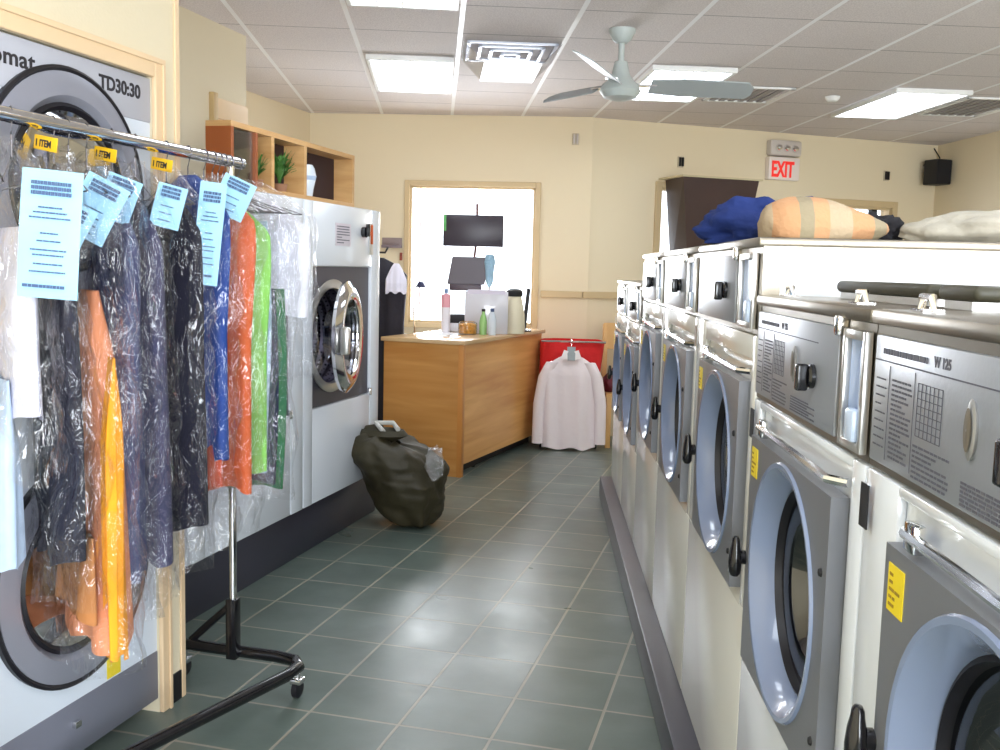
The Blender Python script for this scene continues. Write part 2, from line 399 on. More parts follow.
# ------------------------------------------------------------------ ceiling fixtures
M_LAMP = emit('lamp_lens', (238, 246, 255), 7)
M_LFRAME = mat('white_lamp_frame', (238, 238, 236), .4)
def ceiling_light(u0, v0, label, w=.56, l=1.16):
    t = Thing('ceiling_light', label, 'ceiling light', CF, (u0+w/2, v0+l/2, CEIL), 'fluorescent ceiling lights')
    a = MB()
    for b in ((u0, u0+w, v0, v0+.025), (u0, u0+w, v0+l-.025, v0+l), (u0, u0+.025, v0+.025, v0+l-.025), (u0+w-.025, u0+w, v0+.025, v0+l-.025)):
        a.box(*b, CEIL-.035, CEIL-.002, .003)
    t.part('frame', a, M_LFRAME)
    d = MB(); d.box(u0+.025, u0+w-.025, v0+.025, v0+l-.025, CEIL-.014, CEIL-.008)
    df = t.part('diffuser', d, M_LAMP)
    lv = MB()
    for k in range(9): y = v0+.05+(l-.1)*(k+.5)/9; lv.box(u0+.025, u0+w-.025, y-.006, y+.006, CEIL-.032, CEIL-.016)
    for k in range(3): x = u0+.025+(w-.05)*(k+1)/4; lv.box(x-.004, x+.004, v0+.025, v0+l-.025, CEIL-.032, CEIL-.016)
    t.part('louver', lv, M_CHROME)
    return t
ceiling_light(-.47, 6.43, 'small square-looking fluorescent ceiling light straight above the counter window')
ceiling_light(-.47, 4.00, 'fluorescent ceiling light cut by the top edge of the picture, nearest on the left')
ceiling_light(1.37, 6.42, 'fluorescent ceiling light directly behind the fan blades')
ceiling_light(3.20, 6.86, 'wide bright fluorescent ceiling light near the speaker corner')
for (u, v) in ((-.47, .34), (1.37, 1.56), (1.37, 3.99-2.44-2.44), (3.20, 4.0), (3.2, .34), (-.47, -2.1)):
    ceiling_light(u, v, 'fluorescent ceiling light of the same grid, outside the picture behind the viewer')
def slat_vent(u0, u1, v0, v1, label):
    t = Thing('ceiling_vent', label, 'vent', CF, ((u0+u1)/2, (v0+v1)/2, CEIL))
    f = MB()
    for b in ((u0, u1, v0, v0+.03), (u0, u1, v1-.03, v1), (u0, u0+.03, v0, v1), (u1-.03, u1, v0, v1)): f.box(*b, CEIL-.014, CEIL-.001)
    t.part('frame', f, M_LFRAME)
    s_ = MB()
    n = 6
    for k in range(n): x = u0+.04+(u1-u0-.08)*(k+.5)/n; s_.box(x-.03, x+.012, v0+.03, v1-.03, CEIL-.012, CEIL-.006)
    t.part('slats', s_, mat('grey_vent', (150, 145, 145), .5))
slat_vent(2.02, 2.54, 7.02, 7.62, 'grey slatted ceiling vent to the right of the fan')
slat_vent(3.86, 4.36, 7.1, 7.9, 'dark slatted ceiling vent right of the wide light near the speaker')
# air vent with clear deflector
t = Thing('air_vent', 'square ceiling air vent with clear plastic deflector between two lights', 'vent', CF, (.43, 6.2, CEIL))
f = MB()
for k, q in enumerate((.27, .2, .13, .06)):
    z = CEIL-.004-.006*k
    for b in ((.43-q, .43+q, 6.2-q, 6.2-q+.02), (.43-q, .43+q, 6.2+q-.02, 6.2+q), (.43-q, .43-q+.02, 6.2-q, 6.2+q), (.43+q-.02, .43+q, 6.2-q, 6.2+q)): f.box(*b, z-.012, z)
t.part('grille', f, mat('bright_vent_metal', (214, 218, 228), .3, metal=.5))
d = MB()
for sx in (-1, 1):
    d.poly([(.43+sx*.29, 5.92, CEIL-.01), (.43+sx*.29, 6.48, CEIL-.01), (.43+sx*.17, 6.48, CEIL-.13), (.43+sx*.17, 5.92, CEIL-.13)], (0, 0, .004))
d.box(.43-.17, .43+.17, 5.92, 6.48, CEIL-.135, CEIL-.131)
t.part('deflector', d, clear_glass('clear_acrylic', (.96, .97, 1), .02, .2))
# smoke detector
mb = MB(); mb.lathe([(0.001, -.035), (.035, -.035), (.05, -.02), (.055, -.001)], (2.92, 7.3, CEIL), n=24)
single('smoke_detector', mb, M_LFRAME, 'small round white detector on ceiling left of the wide light', 'smoke detector', CF, (2.92, 7.3, CEIL))
# ceiling fan
fx, fy = .63, 5.6
t = Thing('ceiling_fan', 'grey white ceiling fan with slim blades on a short rod', 'ceiling fan', WD, (fx, fy, CEIL))
M_FAN = mat('fan_grey', (178, 186, 184), .4); M_BLADE = mat('fan_blade', (160, 166, 168), .35)
a = MB(); a.lathe([(.075, -.001), (.075, -.015), (.05, -.06), (.03, -.075), (.001, -.076)], (fx, fy, CEIL), n=24); t.part('canopy', a, M_FAN)
a = MB(); a.cyl((fx, fy, CEIL-.07), (fx, fy, CEIL-.2), .017); t.part('rod', a, M_FAN)
a = MB(); a.lathe([(.001, -.17), (.035, -.175), (.05, -.24), (.075, -.28), (.10, -.30), (.115, -.335), (.09, -.37), (.04, -.385), (.001, -.388)], (fx, fy, CEIL), n=32); t.part('motor_housing', a, M_FAN)
for ang, ln in ((-110, .80), (6, .76), (128, .62)):
    z = CEIL-.305
    ct, st = math.cos(R(ang)), math.sin(R(ang))
    def bp(r, w_, dz): return (fx+ct*r-st*w_, fy+st*r+ct*w_, z+dz)
    b = MB(); b.poly([bp(.08, -.02, 0), bp(.2, -.035, 0), bp(.2, .035, 0), bp(.08, .02, 0)], (0, 0, .008)); t.part('blade_bracket', b, M_CHROME)
    b = MB(); b.poly([bp(.17, -.05, .026), bp(.35, -.065, .034), bp(ln-.04, -.06, .032), bp(ln, -.02, .012), bp(ln, .03, -.016), bp(ln-.03, .06, -.032), bp(.35, .062, -.033), bp(.17, .05, -.026)], (0, 0, .007))
    t.part('blade', b, M_BLADE)

# ------------------------------------------------------------------ exit wall items
t = Thing('exit_sign', 'white exit sign with red letters under a twin emergency lamp box', 'exit sign', EF, (2.0, -.03, 2.39))
a = MB(); a.box(1.83, 2.17, -.07, 0, 2.39, 2.60, .01); t.part('sign_box', a, mat('sign_white', (238, 226, 218), .4))
a = MB(); a.box(1.83, 2.17, -.09, 0, 2.61, 2.755, .02); hb = t.part('lamp_box', a, mat('lamp_box_grey', (206, 196, 188), .4))
for x in (1.91, 2.0, 2.09):
    a = MB(); a.lathe([(.001, -.125), (.022, -.12), (.036, -.09), (.036, -.085)], (x, 0, 2.68), 'y', 20); t.part('lamp_head', a, M_CHROME, hb)
a = text_mb('EXIT', .20, .003, .006, 1.0, .60); orient(a, (1.855, -.073, 2.42), (1, 0, 0)); t.part('letters', a, emit('red_letters', (226, 44, 36), .35), label='red EXIT letters')
# speaker
t = Thing('wall_speaker', 'black wall speaker on bracket in the far right corner', 'speaker', EF, (3.72, 0, 2.42))
a = MB(); a.box(3.58, 3.76, -.30, -.12, 2.42, 2.66, .01); cb = t.part('cabinet', a, M_MBLACK)
a = MB(); a.box(3.59, 3.75, -.306, -.299, 2.43, 2.65); t.part('grille', a, mat('grille_cloth', (30, 28, 30), .9), cb)
a = MB(); a.tube([(3.7, -.001, 2.6), (3.78, -.1, 2.62), (3.72, -.2, 2.6)], .012); a.box(3.67, 3.75, -.012, 0, 2.55, 2.66); t.part('bracket', a, M_CHROME)
a = MB(); a.tube([(3.8, -.005, 2.8), (3.81, -.08, 2.7), (3.75, -.12, 2.62)], .006); t.part('cable', a, M_MBLACK)
# three small wall fittings
for fr, u, z, lab in ((FF, -.1, 2.64, 'small pale wall fitting above chair rail beside the wall corner'), (EF, .93, 2.5, 'small dark wall fitting above the brown hood'), (EF, 3.23, 2.5, 'small dark wall fitting right of the exit sign')):
    t = Thing('wall_fitting', lab, 'wall fitting', fr, (u, 0, z), 'small wall fittings')
    a = MB(); a.box(u-.03, u+.03, -.012, 0, z-.05, z+.05, .004); t.part('plate', a, mat('fitting_plate', (200, 186, 160), .5))
    a = MB(); a.box(u-.022, u-.006, -.035, -.012, z-.04, z+.04, .003); t.part('lever', a, M_MBLACK if fr is EF else mat('pale_plastic', (200, 190, 185), .5))
    a = MB(); a.box(u+.006, u+.022, -.035, -.012, z-.04, z+.04, .003); t.part('lever', a, M_MBLACK if fr is EF else mat('pale_plastic', (200, 190, 185), .5))
# brown tapered hood over the left of the exit wall window
t = Thing('wall_hood', 'dark brown box wider at top, mounted high beside exit sign', 'hood', EF, (1.12, -.02, 1.5))
a = MB()
top = [(.77, -.0), (1.50, -.0), (1.47, -.42), (.71, -.42)]; bot = [(.86, -.0), (1.42, -.0), (1.36, -.34), (.84, -.34)]
va = [a.bm.verts.new((x, y-.035, 2.325)) for x, y in top]; vb = [a.bm.verts.new((x, y-.035, 1.5)) for x, y in bot]
a.bm.faces.new(va); a.bm.faces.new(vb[::-1])
for i in range(4): a.bm.faces.new((va[i], vb[i], vb[(i+1) % 4], va[(i+1) % 4]))
t.part('hood_body', a, mat('dark_brown_panel', (58, 38, 34), .45, var=.1, vscale=3))
a = MB(); a.box(.70, 1.51, -.46, -.033, 2.325, 2.34); t.part('top_rim', a, mat('rim_beige', (205, 190, 150), .5))
# little grey box and red switch on far wall
t = Thing('wall_plate_rack', 'narrow grey rack on far wall left of the bright window', 'rack', FF, (-1.71, 0, 1.68))
a = MB(); a.box(-1.80, -1.62, -.05, 0, 1.66, 1.685, .004); t.part('shelf', a, mat('mauve_grey', (130, 115, 122), .5))
a = MB(); a.box(-1.80, -1.62, -.012, 0, 1.685, 1.75, .003); t.part('backplate', a, mat('mauve_grey2', (150, 132, 130), .5))
mb = MB(); mb.box(-1.635, -1.61, -.045, -.031, 1.55, 1.62, .004)
single('light_switch', mb, mat('brown_red', (140, 60, 40), .5), 'small brown red switch by the left jamb of the far window', 'switch', FF, (-1.62, -.04, 1.55))

# ------------------------------------------------------------------ right washer row
UF = .502
mb = MB(); mb.box(.415, 1.55, .2, 6.5, 0, .13, .006)
single('washer_plinth', mb, M_PLINTH, 'long dark vinyl covered base running under the right washer row', 'plinth', WF, (.9, 3.3, 0))
def dashes(mb, x, ya, yb, z0, z1, n, h, seed, jag=.25, dirn=-1):
    """rows of tiny printed lines in the plane x; ya is the left end of each line as read"""
    rnd = random.Random(seed)
    for k in range(n):
        z = z1-(z1-z0)*(k+.5)/n
        e = yb if rnd.random() > jag else ya+(yb-ya)*rnd.uniform(.4, .9)
        p = ya
        while (p > e+.004) if dirn < 0 else (p < e-.004):
            q = p+dirn*rnd.uniform(.006, .02)
            if (dirn < 0 and q < e) or (dirn > 0 and q > e): q = e
            mb.box(x-.0006, x, min(p, q), max(p, q), z-h/2, z+h/2)
            p = q+dirn*.003
def washer(vf, w, zt, zp, d0, d1, label, depth, group, enamel, panel_label=True, side=M_ENAMEL, off=.385):
    """vf far edge, w width, zt top, zp underside of the control panel, d0/d1 door plate bottom/top"""
    zb = .13; vn = vf-w; u = UF
    t = Thing('washing_machine', label, 'washing machine', WF, (u, vf-w/2, zb), group)
    cy, cz = vf-off, (d0+d1)/2; hw = .30
    # body: sides, back, top, bottom and front plate with the drum hole
    a = MB(); g = .002
    a.plate_hole(u, vn+g, vf-g, zb, zp, cy, cz, .245)
    a.box(u+.001, u+depth, vn+g, vn+.012, zb, zp); a.box(u+.001, u+depth, vf-.012, vf-g, zb, zp)
    a.box(u+depth-.01, u+depth, vn+.012, vf-.012, zb, zp); a.box(u+.001, u+depth-.01, vn+.012, vf-.012, zb, zb+.02)
    t.part('body', a, enamel)
    # raised surround of the door recess
    a = MB(); y0, y1, z0, z1 = cy-hw-.03, cy+hw+.025, d0-.03, d1+.055
    for b in ((vn+.004, y0, z0, zp-.004), (y1, vf-.004, z0, zp-.004), (y0, y1, z1, zp-.004)): a.box(u-.014, u, *b, .004)
    a.poly([(u-.014, y0, z0), (u-.014, y1, z0), (u, y1, z0+.03), (u, y0, z0+.03)], (0, 0, -.004))
    a.box(u-.014, u, vn+.004, vf-.004, zb+.01, z0, .004)
    t.part('front_panel', a, enamel)
    # chrome bar across the recess above the door
    a = MB(); a.tube([(u-.004, cy+hw-.02, d1+.028), (u-.030, cy+hw-.05, d1+.026), (u-.030, cy-hw+.04, d1+.022), (u-.004, cy-hw+.01, d1+.022)], .008, 8)
    a.box(u-.034, u-.018, cy+hw-.09, cy+hw-.055, d1+.006, d1+.044, .003)
    t.part('pull_bar', a, M_CHROME)
    # door: plate, ring, glass, handle
    a = MB(); a.plate_hole(u-.034, cy-hw, cy+hw, d0, d1, cy, cz, .24, th=.030)
    door = t.part('door', a, M_DGREY)
    a = MB(); a.lathe([(.246, -.0345), (.243, -.040), (.234, -.039), (.218, -.024), (.207, -.004), (.203, .010)], (u, cy, cz), 'x', 56)
    t.part('door_ring', a, M_RING, door)
    a = MB(); a.lathe([(.205, .010), (.196, .006), (.190, .03), (.183, .085), (.17, .09)], (u, cy, cz), 'x', 56); t.part('gasket', a, M_RUBBER, door)
    a = MB(); a.lathe([(.192, .022), (.165, .016), (.13, .025), (.10, .06), (.08, .085), (.001, .09)], (u, cy, cz), 'x', 48); t.part('door_glass', a, M_GLASS, door)
    a = MB()
    hy, hz = cy+hw+.002, cz-.02
    a.tube([(u-.034, hy, hz-.006), (u-.052, hy, hz-.006)], .016, 14)
    a.lathe([(.001, -.048), (.014, -.047), (.0205, -.038), (.0215, -.015), (.0185, .008), (.0135, .026), (.012, .036), (.008, .041), (.001, .042)], (u-.056, hy, hz), 'z', 20, sq=(.7, 1))
    t.part('door_handle', a, M_BLACK, door)
    for zz in (cz-.17, cz+.12):
        a = MB(); a.lathe([(.001, -.039), (.006, -.038), (.008, -.034)], (u, cy-hw+.03, zz), 'x', 12); t.part('screw', a, M_MBLACK, door)
    a = MB(); a.box(u-.0355, u-.034, cy+hw-.072, cy+hw-.018, d1-.085, d1-.022); st = t.part('warning_sticker', a, M_YEL, door)
    a = MB(); dashes(a, u-.0356, cy+hw-.025, cy+hw-.065, d1-.08, d1-.03, 5, .004, 4); t.part('sticker_print', a, mat('sticker_ink', (150, 120, 20), .6), st)
    # drum with ribs
    a = MB(); pr = [(.235, .10), (.235, .12)]
    for k in range(8): pr += [(.225, .13+k*.035), (.214, .145+k*.035), (.225, .16+k*.035)]
    pr += [(.2, .42), (.16, .43), (.15, .42), (.1, .43), (.05, .41), (.001, .41)]
    a.lathe(pr, (u, cy, cz), 'x', 40); t.part('drum', a, M_DRUM)
    # control head
    a = MB(); a.box(u-.010, u+depth, vn+g, vf-g, zp, zt-.02); a.box(u-.022, u+depth, vn+g, vf-g, zt-.022, zt, .006)
    hd = t.part('control_housing', a, M_STEELD)
    side_m = side
    for yy in ((vn+.0005, vn+.0018), (vf-.0018, vf-.0005)):
        a = MB(); a.box(u+.03, u+depth-.01, *yy, zp+.0, zt-.035); t.part('side_panel', a, side_m, hd)
    yn = vn+.16 if panel_label else vn+.27; yk = vf-.485; ph0, ph1 = zp+.012, zt-.036
    a = MB(); a.box(u-.018, u-.010, yn, vf-.02, ph0, ph1, .003); cp_ = t.part('control_panel', a, M_PANEL, hd)
    x = u-.0182
    if panel_label:
        a = MB(); L0 = vf-.035
        dashes(a, x, L0, L0-.04, ph0+.02, ph1-.055, 9, .0022, 11, .4)
        dashes(a, x, L0-.062, L0-.135, ph0+.014, ph1-.055, 17, .003, 12)
        dashes(a, x, L0-.15, L0-.265, ph0+.005, ph0+.052, 7, .003, 13)
        dashes(a, x, L0-.30, L0-.47, ph0+.005, ph0+.035, 6, .003, 14)
        for k in range(7): yy = L0-.155-.013*k; a.box(x-.0005, x, yy-.0008, yy+.0008, ph0+.062, ph1-.052)
        for k in range(8): zz = ph0+.062+k*(ph1-ph0-.114)/7; a.box(x-.0005, x, L0-.155-.078, L0-.155, zz-.0006, zz+.0006)
        for yy in (L0-.05, L0-.143): a.box(x-.0005, x, yy-.0007, yy+.0007, ph0+.01, ph1-.04)
        a.box(x-.0005, x, L0-.47, L0+.01, ph1-.036, ph1-.034)
        t.part('printed_instructions', a, M_INKG, cp_)
        a = text_mb('W 125', .018, .0004, .0006); orient(a, (x, L0-.20, ph1-.026), (0, -1, 0)); t.part('model_number', a, M_INKG, cp_)
        a = MB(); dashes(a, x, L0-.02, L0-.18, ph1-.025, ph1-.017, 1, .008, 15, 0); t.part('title_print', a, M_INKG, cp_)
    # oval coin slot plate and knob
    if panel_label:
        a = MB(); a.lathe([(.026, -.001), (.027, -.004), (.022, -.006), (.001, -.006)], (u-.017, vf-.355, (ph0+ph1)/2+.005), 'x', 28, sq=(.55, 1.3)); cs = t.part('coin_plate', a, mat('coin_plate_grey', (150, 150, 150), .4, metal=.4), cp_)
        a = MB(); a.lathe([(.014, -.0075), (.001, -.0085)], (u-.017, vf-.355, (ph0+ph1)/2+.005), 'x', 20, sq=(.7, 1.8)); t.part('coin_slot', a, mat('slot_brown', (104, 96, 84), .5), cs)
    a = MB(); zc = (ph0+ph1)/2-.005
    a.lathe([(.022, -.001), (.022, -.008), (.018, -.012), (.001, -.012)], (u-.018, yk, zc), 'x', 24)
    a.box(u-.050, u-.029, yk-.009, yk+.009, zc-.026, zc+.022, .004, 3)
    t.part('selector_knob', a, M_BLACK, cp_)
    # lid latch
    a = MB(); a.box(u-.030, u-.010, yn-.026, yn-.006, zt-.05, zt-.016, .005); t.part('panel_lock', a, M_CHROME, hd)
    # detergent dispenser
    y0, y1 = (vn+.022, vn+.105) if panel_label else (vn+.05, vn+.19)
    a = MB()
    for b in ((y0-.014, y0, zp+.01, zt-.035), (y1, y1+.014, zp+.01, zt-.035), (y0, y1, zp+.01, zp+.024), (y0, y1, zt-.05, zt-.035)): a.box(u-.024, u-.012, *b, .002)
    t.part('dispenser_frame', a, M_STEEL, hd)
    a = MB(); a.box(u-.0135, u-.0125, y0, y1, zp+.024, zt-.05); ds = t.part('dispenser', a, M_DISP, hd)
    a = MB(); a.box(u-.03, u-.0135, y0+.01, y0+.05, zp+.024, zp+.075, .006); a.box(u-.02, u-.0135, y0+.006, y0+.018, zp+.03, zt-.06, .002)
    t.part('detergent_cup', a, mat('pale_blue_plastic', (196, 212, 236), .25), ds)
    # badge
    a = MB(); a.box(u-.024, u-.022, vf-.045, vf-.012, zp-.09, zp-.025); t.part('badge', a, mat('brown_badge', (120, 96, 70), .4) if enamel is M_ENAMELC else M_MBLACK)
    return t
G1 = 'large front load washers in the right row'
a = washer(2.24, .78, 1.455, 1.225, .645, 1.15, 'white washer second from right, its whole round door in view', .95, G1, M_ENAMEL)
near = a.o
washer(1.46, .78, 1.455, 1.225, .645, 1.15, 'nearest white washer, cut by the right edge of picture', .95, G1, M_ENAMEL, off=.46)
w3 = washer(3.11, .87, 1.585, 1.365, .75, 1.25, 'tall washer beside the low pair, its white side panel in view', .95, G1, M_ENAMELC, False, M_ENAMEL, .49)
place(copy_tree(w3.o), WF, (UF, 3.545, .13), 'tall washer in the middle of the three tall ones')
place(copy_tree(w3.o), WF, (UF, 4.415, .13), 'farthest of the three tall washers, next to the low end pair')
w6 = washer(5.65, .80, 1.445, 1.235, .62, 1.12, 'low washer second from the far end of the row', .95, G1, M_ENAMELC, False)
place(copy_tree(w6.o), WF, (UF, 6.05, .13), 'last low washer at the far end, closest to the shirt')
# bars and clips on top of the near washers
M_OLIVE = mat('olive_black_bar', (62, 60, 46), .5)
for (y0, y1, lab) in ((1.62, 2.12, 'long dark olive bar lying on the low washer tops'), (1.44, 1.58, 'short dark olive bar lying on nearest washer top')):
    t = Thing('lid_bar', lab, 'bar', WF, (.66, (y0+y1)/2, 1.455), 'dark bars on the low washers')
    a = MB(); a.box(.62, .69, y0, y1, 1.468, 1.492, .01, 3); t.part('bar', a, M_OLIVE)
    a = MB(); a.box(.625, .685, y0+.02, y1-.02, 1.4555, 1.468); t.part('mounting_strip', a, M_STEEL)
for (v, lab) in ((2.14, 'chrome clip on low washer top next to the tall washer'), (1.66, 'chrome clip on low washer top left of the latch'), (1.38, 'chrome clip on nearest washer top in front of long bar')):
    mb = MB(); mb.tube([(.53, v-.02, 1.456), (.53, v-.018, 1.475), (.53, v+.018, 1.475), (.53, v+.02, 1.456)], .006, 8); mb.box(.515, .545, v-.024, v+.024, 1.4555, 1.459)
    single('top_clip', mb, M_CHROME, lab, 'clip', WF, (.53, v, 1.4555), 'chrome clips on the washers')

# cloth heaps on the tall washers
def cloth_blob(name, fr, org, size, m, label, cat, seed, amp=.25, fq=2.2, flat=True, rot=0, nseg=56, taper=0, group=None, sag=0):
    bm = bmesh.new(); bmesh.ops.create_uvsphere(bm, u_segments=nseg, v_segments=nseg//2, radius=1)
    off = Vector((seed*3.1, seed*1.7, seed*.9))
    for v in bm.verts:
        p = v.co.copy(); n = noise.noise(p*fq+off)*amp + noise.noise(p*fq*3+off)*amp*.35 + abs(noise.noise(Vector((p.x*fq*1.2, p.y*fq*4, p.z*2))+off))*amp*.5
        p = p*(1+n); tx = 1+taper*p.x
        p = Vector((p.x*size[0], p.y*size[1]*tx, p.z*size[2]*tx))
        if sag: p.z -= sag*max(0, p.x)**2
        if flat: p.z = max(p.z, -size[2]*.45)
        v.co = p
    mn = min(v.co.z for v in bm.verts)
    for v in bm.verts: v.co.z -= mn
    mb = MB(); mb.bm.free(); mb.bm = bm
    o = bpy.data.objects.new(name, finish(mb, name, m, 180)); COL.objects.link(o)
    o.location = fr.w(*org); o.rotation_euler = (0, 0, -fr.a+rot); o['label'] = label; o['category'] = cat
    if group: o['group'] = group
    return o
ZT = 1.587
cloth_blob('blue_garment', WF, (.65, 2.90, ZT), (.19, .13, .085), mat('royal_blue_cloth', (20, 44, 108), .85, bump=.6, bscale=18), 'crumpled royal blue garment heaped on the tall washers', 'clothes', 3, .45, 1.7, True, R(-10), 64, .15)
cloth_blob('yellow_cloth', WF, (.60, 3.13, ZT), (.09, .10, .035), mat('mustard_cloth', (196, 160, 92), .9, bump=.5, bscale=25), 'folded mustard yellow cloth under the blue garment', 'cloth', 5, .25)
cloth_blob('striped_towel', WF, (.70, 2.54, ZT), (.155, .10, .072), striped('striped_towel_cloth', [(0, (178, 158, 130)), (.3, (190, 144, 104)), (.62, (150, 138, 112)), (.8, (194, 148, 108))], 0, 5.2), 'rolled beige and tan striped towel tapering right', 'towel', 8, .10, 1.5, True, R(-4), 56, -.45)
cloth_blob('black_garment', WF, (.865, 2.66, ZT), (.07, .09, .05), mat('black_cloth', (24, 22, 28), .85, bump=.5, bscale=20), 'small black garment lying between the towel and white bundle', 'clothes', 12, .4)
cloth_blob('white_bundle', WF, (1.20, 2.50, ZT), (.30, .15, .062), mat('off_white_blanket', (166, 160, 146), .9, bump=.8, bscale=14), 'long off white folded blanket on the machine tops at right', 'blanket', 15, .16, 2.0, True, 0, 64, .08)

# ------------------------------------------------------------------ left: built-in stacked dryer
uf = -1.885
t = Thing('stacked_dryer', 'tall built-in white and grey stacked dryer behind the clothes rack', 'dryer', LF, (-1.885, 2.36, 0))
a = MB(); y0, y1 = 1.984, 2.732
for cz, z0, z1 in ((1.69, 1.16, 1.93), (.60, .215, 1.12)):
    a.plate_hole(uf, y0, y1, z0, z1, 2.345, cz, .27, th=-.04)
t.part('front_panel', a, mat('grey_white_enamel', (214, 222, 232), .3, coat=.2))
a = MB(); a.box(-2.7, uf-.05, y0, y0+.01, .05, 2.06); a.box(-2.7, uf-.05, y1-.01, y1, .05, 2.06); a.box(-2.7, uf-.05, y0, y1, 2.05, 2.06); a.box(-2.7, -2.69, y0, y1, .05, 2.05)
t.part('casing', a, M_ENAMEL)
a = MB(); a.box(uf-.04, uf+.004, y0, y1, 1.925, 2.06, .003); hp = t.part('header_panel', a, mat('header_grey', (178, 180, 190), .35))
a = text_mb('wascomat', .060, .001, .0012, 1.05, 1.2); orient(a, (uf+.0045, 2.285-.36, 1.985), (0, 1, 0)); t.part('brand_lettering', a, M_INK, hp)
a = text_mb('TD30:30', .055, .001, .0016, 1.0, .98); orient(a, (uf+.0045, 2.487, 1.99), (0, 1, 0)); t.part('model_lettering', a, M_INK, hp)
a = MB(); a.box(uf-.04, uf+.002, y0, y1, 1.12, 1.16); t.part('divider', a, M_DGREY)
a = MB(); a.box(uf-.04, uf+.003, y0, y1, .05, .215, .003); kp = t.part('lower_panel', a, mat('lower_grey', (112, 114, 126), .4))
a = MB(); a.box(uf+.003, uf+.02, 2.31, 2.335, .14, .16, .003); t.part('panel_latch', a, M_CHROME, kp)
a = MB(); a.box(uf+.0005, uf+.002, 2.475, 2.54, .22, .285); t.part('yellow_label', a, M_YEL)
for cz in (1.69, .60):
    a = MB(); a.lathe([(.328, -.002), (.330, .016), (.322, .022), (.314, .016)], (uf, 2.345, cz), 'x', 64); d = t.part('door', a, M_RUBBER)
    a = MB(); a.lathe([(.316, .004), (.314, .018), (.28, .028), (.25, .028), (.235, .016), (.225, .0)], (uf, 2.345, cz), 'x', 64); t.part('door_ring', a, mat('dryer_ring_grey', (150, 152, 164), .3, metal=.3), d)
    a = MB(); a.lathe([(.232, .012), (.222, .02), (.21, .01)], (uf, 2.345, cz), 'x', 48); t.part('door_gasket', a, M_RUBBER, d)
    a = MB(); a.lathe([(.215, .01), (.18, -.0), (.09, -.01), (.001, -.012)], (uf, 2.345, cz), 'x', 48); t.part('door_glass', a, M_GLASS, d)
    a = MB(); a.lathe([(.26, -.04), (.26, -.6), (.001, -.6)], (uf, 2.345, cz), 'x', 40); t.part('drum', a, M_DRUM)
# wooden frame around it
mb = MB()
mb.box(-1.88, -1.864, 2.735, 2.782, 0, 2.125, .004); mb.box(-1.88, -1.864, 1.925, 2.735, 2.065, 2.125, .004); mb.box(-1.88, -1.864, 1.925, 1.98, 0, 2.065, .004)
mb.box(-1.864, -1.858, 1.925, 2.782, 2.108, 2.125, .002); mb.box(-1.864, -1.858, 2.768, 2.782, 0, 2.108, .002)
struct('trim_3', mb, M_TRIML, LF)
mb = MB(); mb.box(-1.88, -1.872, 2.855, 2.88, 0, CEIL-.01, .003); struct('trim_4', mb, M_TRIML, LF)
mb = MB(); mb.box(-1.88, -1.874, 2.782, 2.855, 0, .10); struct('baseboard_left', mb, M_MBLACK, LF)

